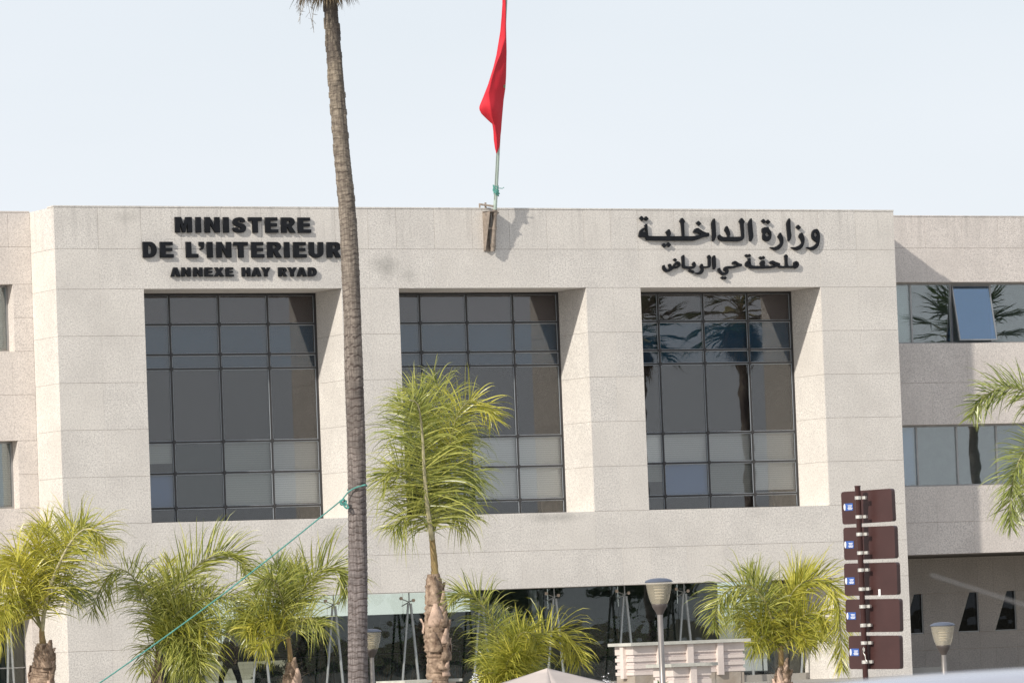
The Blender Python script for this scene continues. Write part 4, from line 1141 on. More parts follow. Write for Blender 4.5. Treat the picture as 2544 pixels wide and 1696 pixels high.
frond(p6, E_([(1100, 1190), (1230, 1040), (1330, 1040), (1380, 1130)]), 100, 99.6, .5, 70, LEAFY, 1.7, .022, .03, 45, .1, .45)
frond(p6, E_([(1085, 1130), (930, 700), (820, 450), (740, 300)]), 100.2, 100.6, .55, 80, LEAF, .4, .025, .032, 35, .35, .5, 50)
frond(p6, E_([(1105, 1130), (1200, 760), (1270, 520), (1350, 380)]), 100.2, 100.6, .75, 100, LEAFY, .5, .025, .033, 35, .35, .55, 46, up=.3)
frond(p6, E_([(1100, 1150), (1300, 980), (1430, 960), (1500, 1080)]), 100.3, 100.8, .6, 90, LEAF, 1.6, .022, .033, 45, .1, .4)
frond(p6, E_([(1085, 1150), (900, 850), (760, 740), (620, 760), (540, 860)]), 100.3, 100.8, .6, 100, LEAF, 1.5, .022, .033, 45, .15, .55)
# G: palm entering from the right edge
F_ = lambda pts: zc(2340, 860, 3.265, pts)
p7 = palm('dark green palm reaching in from the right edge, trunk outside the picture', 100, (2660, 1690))
palm_trunk(p7, F_([(1030, 900), (1030, 1500), (1040, 2400)]), 100, [14, 24, 26], 8, 21)
frond(p7, F_([(1010, 860), (860, 500), (740, 390), (590, 335), (440, 350), (310, 440), (240, 570)]), 100, 99.5, .62, 130, LEAFD, .9, .03, .04, 45, .08, .7, 56)
frond(p7, F_([(1010, 880), (860, 760), (740, 790), (640, 900), (580, 1080), (555, 1280), (558, 1450)]), 100, 99.3, .6, 140, LEAFD, 1.3, .03, .036, 40, .08, .75, 56)
frond(p7, F_([(1010, 900), (880, 850), (800, 950), (740, 1150), (700, 1330)]), 100, 99.3, .6, 120, LEAFD, 1.4, .03, .036, 40, .08, .65)
frond(p7, F_([(1020, 860), (960, 500), (880, 350), (760, 260)]), 100, 99.8, .6, 90, LEAFD, 1.0, .03, .036, 40, .2, .6)
frond(p7, F_([(1030, 860), (1100, 500), (1250, 380), (1400, 500), (1500, 800)]), 100, 99.8, .8, 100, LEAFD, 1.2, .03, .036, 40, .2, .6)
frond(p7, F_([(1040, 880), (1200, 750), (1350, 850), (1450, 1150)]), 100, 99.8, .8, 100, LEAFD, 1.2, .03, .036, 40, .2, .6)


# --- tall fan palms
def bark_mat():
    m = bpy.data.materials.new('fan_palm_bark'); m.use_nodes = True
    n, l = m.node_tree.nodes, m.node_tree.links; p = n['Principled BSDF']; p.inputs['Roughness'].default_value = .9
    t = n.new('ShaderNodeTexCoord'); mp_ = n.new('ShaderNodeMapping'); mp_.inputs['Scale'].default_value = (5, 5, 26)
    l.new(t.outputs['Object'], mp_.inputs[0])
    a = n.new('ShaderNodeTexNoise'); a.inputs['Scale'].default_value = 1; a.inputs['Detail'].default_value = 6; a.inputs['Roughness'].default_value = .7; l.new(mp_.outputs[0], a.inputs['Vector'])
    mp2 = n.new('ShaderNodeMapping'); mp2.inputs['Scale'].default_value = (34, 34, 2.5); l.new(t.outputs['Object'], mp2.inputs[0])
    b = n.new('ShaderNodeTexNoise'); b.inputs['Scale'].default_value = 1; b.inputs['Detail'].default_value = 4; l.new(mp2.outputs[0], b.inputs['Vector'])
    s = n.new('ShaderNodeSeparateXYZ'); l.new(t.outputs['Object'], s.inputs[0])
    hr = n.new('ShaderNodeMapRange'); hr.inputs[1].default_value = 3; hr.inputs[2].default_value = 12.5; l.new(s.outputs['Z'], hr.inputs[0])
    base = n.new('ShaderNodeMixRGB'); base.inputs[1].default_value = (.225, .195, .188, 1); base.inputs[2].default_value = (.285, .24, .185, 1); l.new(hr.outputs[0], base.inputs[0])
    cr_ = n.new('ShaderNodeMapRange'); cr_.inputs[1].default_value = .36; cr_.inputs[2].default_value = .6; l.new(a.outputs[0], cr_.inputs[0])
    m1 = n.new('ShaderNodeMixRGB'); m1.blend_type = 'MULTIPLY'; m1.inputs[2].default_value = (.55, .53, .52, 1)
    iv = n.new('ShaderNodeMath'); iv.operation = 'SUBTRACT'; iv.inputs[0].default_value = 1; l.new(cr_.outputs[0], iv.inputs[1]); l.new(iv.outputs[0], m1.inputs[0]); l.new(base.outputs[0], m1.inputs[1])
    c2 = n.new('ShaderNodeMapRange'); c2.inputs[1].default_value = .38; c2.inputs[2].default_value = .62; c2.inputs[3].default_value = .72; c2.inputs[4].default_value = 1.25; l.new(b.outputs[0], c2.inputs[0])
    m2 = n.new('ShaderNodeVectorMath'); m2.operation = 'SCALE'; l.new(m1.outputs[0], m2.inputs[0]); l.new(c2.outputs[0], m2.inputs['Scale'])
    # charred stains, spread further to stand in for the trunk's shaded side
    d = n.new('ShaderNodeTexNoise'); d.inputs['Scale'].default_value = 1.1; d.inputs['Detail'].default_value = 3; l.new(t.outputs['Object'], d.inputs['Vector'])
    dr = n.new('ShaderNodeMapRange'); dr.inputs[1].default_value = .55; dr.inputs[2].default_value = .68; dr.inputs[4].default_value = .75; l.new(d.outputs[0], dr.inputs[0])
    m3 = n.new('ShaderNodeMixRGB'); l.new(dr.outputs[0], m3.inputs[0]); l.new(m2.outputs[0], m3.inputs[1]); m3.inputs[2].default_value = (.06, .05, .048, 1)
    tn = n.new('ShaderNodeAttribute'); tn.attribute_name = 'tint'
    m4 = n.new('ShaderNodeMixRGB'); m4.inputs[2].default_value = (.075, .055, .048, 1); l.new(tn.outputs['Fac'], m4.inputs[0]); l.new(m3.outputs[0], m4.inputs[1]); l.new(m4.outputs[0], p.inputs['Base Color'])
    bp = n.new('ShaderNodeBump'); bp.inputs['Strength'].default_value = .7; bp.inputs['Distance'].default_value = .02; l.new(a.outputs[0], bp.inputs['Height'])
    l.new(bp.outputs[0], p.inputs['Normal'])
    return m


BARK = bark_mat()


def bark_trunk(name, pts, rads, parent, seed=0, nseg=28, per_m=34):
    """ringed trunk: real ridges every few centimetres, vertical cracks, ragged old leaf scars near the top"""
    H_ = pts[-1].z - pts[0].z; n = int(H_ * per_m)
    C = cat_rom(pts, n); V = []; F = []; TT = []
    for i, c in enumerate(C):
        t = i / (n - 1); x = t * (len(rads) - 1); k = min(int(x), len(rads) - 2); r = rads[k] + (rads[k + 1] - rads[k]) * (x - k)
        z = c.z
        for a in range(nseg):
            an = 2 * PI * a / nseg
            q = Vector((math.cos(an) * 1.3, math.sin(an) * 1.3, z * .9 + seed))
            hi_ = max(0, min(1, (t - .45) * 2.2))
            ring = abs(math.sin(z * (24 + 3 * noise.noise(Vector((z * .3, 0, 5)))) + 1.6 * noise.noise(q * 1.7) + .35 * math.sin(an + z * .7)))
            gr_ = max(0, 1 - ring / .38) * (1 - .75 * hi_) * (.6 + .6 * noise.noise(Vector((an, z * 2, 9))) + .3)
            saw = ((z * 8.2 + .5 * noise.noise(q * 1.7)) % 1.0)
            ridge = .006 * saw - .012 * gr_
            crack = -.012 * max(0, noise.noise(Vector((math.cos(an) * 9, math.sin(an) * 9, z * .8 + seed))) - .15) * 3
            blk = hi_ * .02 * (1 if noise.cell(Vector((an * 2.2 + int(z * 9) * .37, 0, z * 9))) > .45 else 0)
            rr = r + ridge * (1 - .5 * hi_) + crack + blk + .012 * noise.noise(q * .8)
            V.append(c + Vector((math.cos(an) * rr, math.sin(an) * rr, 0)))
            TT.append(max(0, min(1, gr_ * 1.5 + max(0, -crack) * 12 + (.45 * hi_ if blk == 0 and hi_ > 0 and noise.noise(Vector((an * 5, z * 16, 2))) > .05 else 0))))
    for i in range(n - 1):
        for a in range(nseg):
            F.append((i * nseg + a, i * nseg + (a + 1) % nseg, (i + 1) * nseg + (a + 1) % nseg, (i + 1) * nseg + a))
    F.append(tuple((n - 1) * nseg + a for a in range(nseg)))
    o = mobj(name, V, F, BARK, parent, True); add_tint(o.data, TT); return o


def fan_leaf(g, c, az, el, pet, rad, dead=False):
    """petiole + pleated fan; returns leaf and petiole geometry"""
    V, F, T = [], [], []
    rd = Vector((math.cos(az), math.sin(az), 0)); d = rd * math.cos(el) + Vector((0, 0, math.sin(el)))
    tg = Vector((-rd.y, rd.x, 0))
    P = [c]; dd = d.copy()
    for i in range(6):
        P.append(P[-1] + dd * pet / 6); dd = (dd + Vector((0, 0, -.06 if not dead else -.12))).normalized()
    tip = P[-1]; nrm = dd.cross(tg)
    n = 26
    for i in range(n):
        a = math.radians(-115 + 230 * i / (n - 1))
        sd = dd * math.cos(a) + tg * math.sin(a) + nrm * g.uniform(-.12, .12)
        L = rad * (.62 + .38 * math.cos(a * .7)) * g.uniform(.85, 1.1)
        strip(V, F, T, tip, sd, L, .055 if not dead else .04, (1.0 if not dead else 3.0) * g.uniform(.5, 1.3), nrm.cross(sd) * .9 + nrm * (.5 if i % 2 else -.5), 5, g.random())
    return V, F, T, P


def fan_palm(label, path_pts, rads, seed, nl=34, skirt=38, trunkfn=True, group=None, crown=1.0):
    g = random.Random(seed)
    root = empty('fan_palm', (path_pts[0].x, path_pts[0].y, 0), label, 'palm tree', group)
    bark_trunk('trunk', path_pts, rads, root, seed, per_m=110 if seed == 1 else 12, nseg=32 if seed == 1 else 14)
    top = path_pts[-1]
    V, F, T = [], [], []; ST = MB()
    for i in range(nl):
        az = i * 2.399 + g.uniform(-.2, .2); el = math.radians(75 - 95 * (i / nl) + g.uniform(-8, 8))
        v, f, t, P = fan_leaf(g, top + Vector((0, 0, .15 + .35 * (1 - i / nl))), az, el, 1.0 * crown * g.uniform(.85, 1.15), 1.0 * crown)
        n0 = len(V); V += v; F += [tuple(x + n0 for x in q) for q in f]; T += t; ST.tube(P, [.022] * 6 + [.012], 5)
    o = mobj('crown', V, F, LEAFF, root); add_tint(o.data, T)
    ST.build('leaf_stalk', RACHG, root, True, 'stuff')
    V, F, T = [], [], []; ST = MB()
    for i in range(skirt):
        az = i * 2.399; el = math.radians(g.uniform(-72, -30))
        v, f, t, P = fan_leaf(g, top + Vector((0, 0, g.uniform(-.1, .35))), az, el, g.uniform(.3, .6) * crown, g.uniform(.55, .8) * crown, True)
        n0 = len(V); V += v; F += [tuple(x + n0 for x in q) for q in f]; T += t; ST.tube(P, .016, 5)
    o = mobj('dead_skirt', V, F, DEADL, root); add_tint(o.data, T)
    ST.build('dead_stalk', BOOT, root, True, 'stuff')
    return root


DP = 100
tp = [atD(u, v_, DP) for (u, v_) in ((889, 1696), (889, 1500), (888, 1300), (884, 1080), (878, 880), (872, 700), (863, 533), (849, 380), (838, 240), (828, 110), (821, 0), (818, -62), (816, -106))]
g0 = tp[0].copy(); g0.z = -.01; g0.x += .02
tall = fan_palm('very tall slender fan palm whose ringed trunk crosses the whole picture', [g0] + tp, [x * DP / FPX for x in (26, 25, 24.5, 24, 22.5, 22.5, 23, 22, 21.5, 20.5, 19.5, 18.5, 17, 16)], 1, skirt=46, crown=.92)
# stringy old flower stalk hanging left of the crown
V, F, T = [], [], []
hs = MB(); g = random.Random(4)
for i in range(9):
    s0 = atD(740 + i * 5, -60, DP - .6); e0 = atD(745 + g.uniform(-10, 40), g.uniform(20, 85), DP - .7)
    C = cat_rom([s0, (s0 + e0) / 2 + Vector((g.uniform(-.05, .05), 0, 0)), e0], 10); hs.tube(C, .004, 4)
    for j in range(8):
        q = C[3 + j % 6]; hs.tube([q, q + Vector((g.uniform(-.1, .1), 0, g.uniform(-.12, .03)))], .003, 4)
hs.build('flower_strand', DEADL, tall, False, 'stuff')

# fan palms standing to the right, outside the frame, that the panes mirror
def mirror_spot(u, v_, Yp, plane):
    q = atY(u, v_, 2 * plane - Yp); return Vector((q.x, Yp, q.z))


k = 0
for (u, v_, Yp, pl_, cw_) in ((1850, 790, -15, GY, 1.15), (1590, 850, -22, GY, 1.0), (2415, 860, -11, FLUSH, 1.2), (1040, 1215, -30, GY, .8)):
    c = mirror_spot(u, v_, Yp, pl_); k += 1
    lab = ['fan palm beyond the right edge, the nearest of the mirrored ones', 'second fan palm beyond the right edge', 'fan palm standing close to the right wing, beyond the frame', 'smallest fan palm far beyond the right edge'][k - 1]
    fan_palm(lab, [Vector((c.x + .1, c.y, 0)), Vector((c.x, c.y, c.z * .5)), Vector((c.x - .1, c.y, c.z - .2))], [.17, .15, .14], 10 + k, 26, 30, group='fan palms beyond the right edge', crown=cw_)


# leafy trees across the plaza, right of the frame (seen mirrored in glass)
def leafy_tree(seed, h, label, loc):
    g = random.Random(seed)
    root = empty('leafy_tree', loc, label, 'tree', 'broad trees across the plaza')
    b = Vector(loc)
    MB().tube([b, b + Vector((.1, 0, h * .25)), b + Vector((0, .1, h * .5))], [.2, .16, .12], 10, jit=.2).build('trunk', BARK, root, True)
    V, F, T = [], [], []
    cl = [(b + Vector((g.gauss(0, h * .19), g.gauss(0, h * .19), h * .62 + g.gauss(0, h * .13))), g.uniform(.5, 1.1) * h / 7) for _ in range(26)]
    for i in range(3600):
        c, r = cl[i % len(cl)]
        d = Vector((g.gauss(0, 1), g.gauss(0, 1), g.gauss(0, 1))).normalized() * r * (g.random() ** .4)
        p = c + d; a = Vector((g.gauss(0, 1), g.gauss(0, 1), g.gauss(0, 1))).normalized(); q = a.orthogonal().normalized() * .09; a = a * .14
        n0 = len(V); V += [p - a, p - q, p + a, p + q]; F.append((n0, n0 + 1, n0 + 2, n0 + 3)); t = g.random(); T += [t] * 4
    o = mobj('crown', V, F, LEAFF, root); add_tint(o.data, T)
    return root


def copy_tree(root, loc, label):
    r = root.copy(); COL.objects.link(r); dl = Vector(loc) - root.location; r.location = loc; r['label'] = label
    for ch in list(root.children):
        c = ch.copy(); COL.objects.link(c); c.parent = r
    return r


t0_ = leafy_tree(31, 6.8, 'broad dark tree across the plaza, leftmost of the row', (16, -62, 0))
for i, (x, y) in enumerate(((22, -60), (28, -64), (35, -61), (41, -63), (47, -60), (54, -63), (61, -61))):
    copy_tree(t0_, (x, y, 0), 'broad dark tree across the plaza, number %s from the left' % ['two', 'three', 'four', 'five', 'six', 'seven', 'eight'][i])

# shrubs inside the lobby
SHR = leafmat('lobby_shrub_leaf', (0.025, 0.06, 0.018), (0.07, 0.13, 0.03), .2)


def shrub(loc, w, h, label, seed, n=1100, flower=None, big=1.0):
    g = random.Random(seed)
    root = empty('shrub', loc, label, 'shrub')
    b = Vector(loc); st_ = MB()
    for i in range(7):
        st_.tube([b, b + Vector((g.uniform(-w, w) * .5, g.uniform(-w, w) * .4, h * .75))], .015, 5)
    st_.build('stem', BOOT, root)
    V, F, T = [], [], []
    for i in range(n):
        a_ = g.uniform(0, 2 * PI); rr = g.random() ** .5 * w * .6; z = h * (.3 + .7 * g.random() * (1 - .35 * (rr / (w * .6)) ** 2))
        p = b + Vector((math.cos(a_) * rr, math.sin(a_) * rr * .7, z))
        strip(V, F, T, p, Vector((g.gauss(0, 1), g.gauss(0, 1), g.gauss(0, .8))), .16 * big * g.uniform(.6, 1.3), .045 * big, 1.5, Vector((g.gauss(0, 1), g.gauss(0, 1), g.gauss(0, 1))), 2, g.random())
    o = mobj('foliage', V, F, SHR, root); add_tint(o.data, T)
    if flower:
        V, F = [], []
        for (u, v_) in flower:
            dq = (b - CAM).dot(_F)
            for j in range(16):
                p = atD(u + g.gauss(0, 5), v_ + g.gauss(0, 5), dq - .1)
                a = Vector((g.gauss(0, 1), g.gauss(0, .6), g.gauss(0, 1))).normalized() * .014; q = a.orthogonal().normalized() * .014
                n0 = len(V); V += [p - a, p - q, p + a, p + q]; F.append((n0, n0 + 1, n0 + 2, n0 + 3))
        mobj('blossom', V, F, mat('white_blossom', (.8, .8, .84), .6), root, kind='stuff')
        sm_ = MB()
        for (u, v_) in flower:
            dq = (b - CAM).dot(_F)
            sm_.tube([b + Vector((0, 0, h * .5)), atD(u, v_, dq - .1)], .006, 4)
        sm_.build('flower_stem', LEAFF, root)
    return root


for i, (u, w, h, y) in enumerate(((790, 1.7, 1.6, 5.0), (955, 1.9, 1.7, 5.4), (1015, 1.8, 1.9, 5.0), (1140, 1.6, 1.7, 5.2), (668, .6, .8, 4.0), (1560, 2.2, 1.8, 6.0), (1500, 2.0, 1.1, 5.0))):
    q = atY(u, 1690, y)
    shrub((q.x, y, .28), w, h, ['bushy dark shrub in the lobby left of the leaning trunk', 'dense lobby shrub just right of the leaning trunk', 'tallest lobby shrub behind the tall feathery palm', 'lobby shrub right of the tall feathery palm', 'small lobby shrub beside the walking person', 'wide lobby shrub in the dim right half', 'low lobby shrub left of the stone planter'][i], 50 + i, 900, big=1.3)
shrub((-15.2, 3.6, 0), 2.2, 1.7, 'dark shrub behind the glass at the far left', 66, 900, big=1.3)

# ------------------------------------------------------------------ person behind the lobby glass
SKIN = mat('skin', (0.30, 0.17, 0.11), .6); TOPC = mat('dark_red_coat', (0.045, 0.012, 0.014), .8, var=.3); TRS = mat('black_trousers', (0.012, 0.012, 0.014), .8); HAIR = mat('black_hair', (0.01, 0.009, 0.008), .6)
pf = atY(574, 1690, 2.45); px0 = pf.x; FL = .28
person = empty('person', (px0, 2.45, FL), 'person in a dark red coat and black trousers walking behind the lobby glass', 'person')


def skin_mesh(name, J, E, rads, m, parent, lvl=2):
    me = bpy.data.meshes.new(name); me.from_pydata(J, E, []); ob = bpy.data.objects.new(name, me); COL.objects.link(ob)
    sk = ob.modifiers.new('s', 'SKIN'); sb = ob.modifiers.new('d', 'SUBSURF'); sb.levels = lvl; sb.render_levels = lvl
    lay = me.skin_vertices[0] if me.skin_vertices else me.skin_vertices.new()
    for i, r in enumerate(rads):
        lay.data[i].radius = r if hasattr(r, '__len__') else (r, r); lay.data[i].use_root = (i == 0)
    dg = bpy.context.evaluated_depsgraph_get(); dg.update()
    m2 = bpy.data.meshes.new_from_object(ob.evaluated_get(dg)); bpy.data.objects.remove(ob)
    m2.materials.clear(); m2.materials.append(m); m2.polygons.foreach_set('use_smooth', [True] * len(m2.polygons))
    return link(name, m2, parent)


def pp(x, y, z): return (px0 + x, 2.45 + y, FL + z)


J = [pp(0, 0, .98), pp(0, 0, 1.15), pp(0, 0, 1.33), pp(0, 0, 1.47), pp(-.02, 0, 1.56), pp(-.02, 0, 1.66), pp(-.02, 0, 1.77),
     pp(.02, -.1, .93), pp(.17, -.1, .50), pp(.26, -.1, .10), pp(.16, -.1, .03),
     pp(-.02, .1, .93), pp(-.22, .1, .52), pp(-.28, .1, .10), pp(-.42, .1, .05),
     pp(0, -.2, 1.43), pp(.1, -.26, 1.16), pp(.02, -.28, .93), pp(-.03, -.28, .84),
     pp(0, .2, 1.43), pp(-.07, .26, 1.16), pp(-.2, .26, .96), pp(-.26, .26, .9)]
Ed = [(0, 1), (1, 2), (2, 3), (3, 4), (4, 5), (5, 6), (0, 7), (7, 8), (8, 9), (9, 10), (0, 11), (11, 12), (12, 13), (13, 14), (3, 15), (15, 16), (16, 17), (17, 18), (3, 19), (19, 20), (20, 21), (21, 22)]
rd_ = [(.13, .16), (.12, .15), (.13, .18), (.10, .15), .055, .095, .08, .09, .06, .045, .04, .09, .06, .045, .04, .06, .045, .035, .04, .06, .045, .035, .04]
skin_mesh('body', J, Ed, rd_, SKIN, person)
skin_mesh('coat', [pp(0, 0, 1.18), pp(0, 0, 1.0), pp(.0, 0, .82), pp(0, 0, 1.35), pp(0, 0, 1.48), pp(0, -.22, 1.44), pp(.1, -.28, 1.16), pp(.03, -.29, .95), pp(0, .22, 1.44), pp(-.08, .28, 1.16), pp(-.2, .27, .98)],
          [(0, 1), (1, 2), (0, 3), (3, 4), (4, 5), (5, 6), (6, 7), (4, 8), (8, 9), (9, 10)], [(.16, .2), (.17, .21), (.2, .22), (.165, .21), (.10, .15), .085, .065, .055, .085, .065, .055], TOPC, person)
skin_mesh('trousers', [pp(0, 0, .96), pp(.03, -.1, .9), pp(.17, -.1, .50), pp(.26, -.1, .12), pp(-.03, .1, .9), pp(-.22, .1, .52), pp(-.28, .1, .12)],
          [(0, 1), (1, 2), (2, 3), (0, 4), (4, 5), (5, 6)], [(.14, .17), .11, .08, .065, .11, .08, .065], TRS, person)
skin_mesh('hair', [pp(.02, 0, 1.72), pp(.05, 0, 1.62), pp(0, 0, 1.80)], [(0, 1), (0, 2)], [.105, .075, .07], HAIR, person)
MB().box(pp(.14, -.16, 0), pp(.3, -.04, .07)).box(pp(-.4, .04, .0), pp(-.24, .16, .08)).build('shoes', TRS, person)

# ------------------------------------------------------------------ rope from the trunk
rp = [atD(*q, DP - .22) for q in ((908, 1204), (900, 1206), (880, 1212), (862, 1225), (850, 1240))]
rp += [atD(848 + (247 - 848) * t, 1242 + (1696 - 1242) * t + 11 * math.sin(PI * t), DP - .3 - 2 * t) for t in (.08, .2, .35, .5, .65, .8, 1, 1.06)]
rbk = [atD(911, 1206, DP), atD(905, 1208, DP + .22), atD(885, 1212, DP + .26), atD(864, 1216, DP + .15)]
cR = cat_rom(rp, 90)
last = cR[-1]; gnd = last + (cR[-1] - cR[-10]).normalized() * 1.2
while gnd.z > .05: gnd = gnd + (cR[-1] - cR[-10]).normalized() * .3
# rope goes taut to a peg in the ground
rope = empty('tie_rope', gnd, 'long taut green rope tied round the leaning trunk and running down left', 'rope')
MB().tube(cR + [gnd], .0135, 8).build('rope', ROPE, rope, True)
MB().tube(cat_rom(rbk + [rp[0] + Vector((0, .05, 0)), rp[0]], 20), .018, 8).build('loop', ROPE, rope, True)
kn = MB(); kc = atD(853, 1247, DP - .27)
for i in range(5):
    kn.tube(cat_rom([kc + Vector((math.cos(i * 1.3) * .05, -.03, math.sin(i * 1.3) * .06)), kc + Vector((math.cos(i * 1.3 + 1.5) * .06, .04, math.sin(i * 1.3 + 1.5) * .05)), kc + Vector((math.cos(i * 1.3 + 3) * .06, -.03, math.sin(i * 1.3 + 3) * .05))], 8), .02, 6)
kn.tube(cat_rom([kc, atD(855, 1256, DP - .3), atD(862, 1262, DP - .3), atD(867, 1258, DP - .3)], 12), .02, 6)
kn.tube(cat_rom([kc, atD(860, 1250, DP - .3), atD(866, 1262, DP - .31)], 10), .018, 6)
kn.build('knot', ROPE, rope, True)
MB().tube([gnd + Vector((0, 0, .06)), gnd + Vector((0, 0, -.3))], .03, 8).build('ground_peg', STEEL, rope)

# ------------------------------------------------------------------ street lamps
CAPM = mat('lamp_cap_blue_grey', (0.13, 0.15, 0.20), .4, .3); COLL = mat('lamp_collar', (0.09, 0.075, 0.07), .5, .2, var=.2); POST = mat('lamp_post_steel', (0.30, 0.275, 0.26), .35, .6, var=.15)
bowl = bpy.data.materials.new('lamp_bowl'); bowl.use_nodes = True
n, l = bowl.node_tree.nodes, bowl.node_tree.links; p = n['Principled BSDF']; p.inputs['Base Color'].default_value = (.80, .72, .56, 1); p.inputs['Roughness'].default_value = .25; p.inputs['Alpha'].default_value = .25
LAMPIN = mat('lamp_louvre', (.62, .56, .45), .4, .3)


def lathe(prof, c, n=28):
    k = MB(); V = []; F = []
    for (r, z) in prof:
        for a in range(n): V.append(c + Vector((math.cos(2 * PI * a / n) * r, math.sin(2 * PI * a / n) * r, z)))
    for i in range(len(prof) - 1):
        for a in range(n): F.append((i * n + a, i * n + (a + 1) % n, (i + 1) * n + (a + 1) % n, (i + 1) * n + a))
    F.append(tuple(reversed(range(n)))); F.append(tuple((len(prof) - 1) * n + a for a in range(n)))
    return k.add(V, F)


def street_lamp(u, vtop, dep, label):
    t = atD(u, vtop, dep); s = 1.0
    root = empty('street_lamp', (t.x, t.y, 0), label, 'street lamp', 'street lamps with glass bowls')
    c = Vector((t.x, t.y, t.z))
    lathe([(.235, -.075), (.24, -.06), (.215, -.035), (.14, -.01), (.04, 0)], c).build('lamp_cap', CAPM, root, True)
    lathe([(.135, -.44), (.17, -.36), (.2, -.24), (.218, -.12), (.222, -.078)], c).build('lamp_bowl', bowl, root, True)
    lv = MB()
    for i in range(5):
        q = lathe([(.055 + .006 * i, -.36 + i * .05), (.08 + .006 * i, -.345 + i * .05), (.05 + .006 * i, -.33 + i * .05)], c, 16); lv.add(q.v, q.f)
    lv.build('lamp_louvre', LAMPIN, root, True)
    lathe([(.055, -.62), (.075, -.57), (.12, -.5), (.135, -.455), (.13, -.442)], c).build('lamp_collar', COLL, root, True)
    lathe([(.075, -c.z), (.075, -c.z + .3), (.05, -c.z + .34), (.048, -.621)], c, 20).build('lamp_post', POST, root, True)
    return root


street_lamp(1636, 1435, 88, 'street lamp with amber glass bowl standing in front of the stone planter')
street_lamp(2341, 1544, 98, 'street lamp with glass bowl in front of the shaded undercroft')
street_lamp(921, 1561, 112, 'street lamp half hidden behind the leaning palm trunk')

# ------------------------------------------------------------------ stone planters
PINK = mat('pinkish_stone', (0.66, 0.575, 0.53), .8, var=.10, vscale=3, bump=.25, bscale=25)
PINK2 = mat('pinkish_stone_recess', (0.62, 0.54, 0.51), .85, var=.10, vscale=3, bump=.25, bscale=25)
CAPST = mat('grey_coping_stone', (0.50, 0.49, 0.44), .85, var=.18, vscale=4, bump=.3)
RUB = mat('rubble_stone', (0.45, 0.36, 0.28), .9, var=.3, vscale=2.5, bump=.6, bscale=12, col2=(.42, .38, .33))


def slat_planter(cu, cv, dep, wpx, dpx, label, posts, tiers, post_side):
    """corner at picture point (cu,cv) = top of coping; aligned with the building"""
    c = atD(cu, cv, dep); X0 = c.x; Y0 = c.y; zt = c.z; px = FPX / dep
    wX = wpx / (px * math.cos(YAW)); dY = dpx / (px * math.sin(YAW))
    root = empty('stone_planter', (X0, Y0, 0), label, 'planter', 'planters clad in pinkish stone slats')
    MB().box((X0 - .09, Y0 - .09, zt - .055), (X0 + wX + .09, Y0 + dY + .09, zt)).build('coping', CAPST, root)
    MB().box((X0 + .06, Y0 + .06, 0), (X0 + wX - .06, Y0 + dY - .06, zt - .06)).build('core', PINK2, root)
    z = zt - .06
    for i, h in enumerate(tiers):
        pr = (i % 2 == 0)
        o_ = .0 if pr else .024
        MB().box((X0 + o_, Y0 + o_, z - h + .003), (X0 + wX - o_, Y0 + dY - o_, z)).build('stone_slat', PINK if pr else PINK2, root)
        z -= h
    for f_ in posts:
        x = X0 + wX * f_
        MB().box((x - .06, Y0 - .055, z - .05), (x + .06, Y0 + .03, zt - .058)).build('stone_post', PINK, root)
    for f_ in post_side:
        y = Y0 + dY * f_
        MB().box((X0 - .055, y - .06, z - .05), (X0 + .03, y + .06, zt - .058)).build('stone_post', PINK, root)
    # rubble base of separate stones
    g = random.Random(int(cu)); zz_ = z; y_ = Y0
    while zz_ > 0:
        h = min(zz_, g.uniform(.22, .34)); x = X0 + .01
        while x < X0 + wX - .02:
            w = min(g.uniform(.3, .6), X0 + wX - .01 - x); j = g.uniform(0, .03)
            MB().box((x + .006, Y0 - .01 + j, zz_ - h + .008), (x + w - .006, Y0 + .07, zz_ - .004)).build('rubble_stone', RUB, root); x += w
        zz_ -= h
    MB().box((X0 + .02, Y0 + .075, 0), (X0 + .055, Y0 + dY, z)).build('side_stone', RUB, root)
    return root


slat_planter(1572, 1596, 92, 283, 44, 'large pinkish stone slat planter with grey coping behind the nearer lamp', (.235, .50, .77), (.155, .055, .07, .055, .07, .055, .06), (.5,))
slat_planter(1672, 1648, 89, 96, 48, 'smaller pinkish stone planter stepping down in front of the larger one', (.50,), (.16, .055, .09, .06), (.45,))
# planter at the foot of the tall feathery palm
c = atD(1000, 1690, 107.6)
pr_ = empty('planter_box', (c.x + .8, c.y + .5, 0), 'low stone planter at the foot of the tallest feathery palm', 'planter')
MB().box((c.x, c.y - .1, c.z - .06), (c.x + 1.35, c.y + 1.25, c.z)).build('coping', CAPST, pr_)
MB().box((c.x + .1, c.y, 0), (c.x + 1.25, c.y + 1.15, c.z - .061)).build('wall', PINK, pr_)
q = atD(1182, 1696, 101); shrub((q.x, q.y, 0), .7, q.z - .12, 'white-flowering plant left of the beige canopy', 71, 300, [(1180, 1682), (1172, 1690), (1184, 1692)])
q = atD(1510, 1696, 96); shrub((q.x, q.y, 0), .7, q.z - .12, 'white-flowering plant left of the large stone planter', 72, 300, [(1503, 1683), (1511, 1691)])
q = atD(1640, 1700, 88.2); shrub((q.x, q.y, 0), .35, q.z + .02, 'green sprig in front of the smaller stone planter', 73, 260)

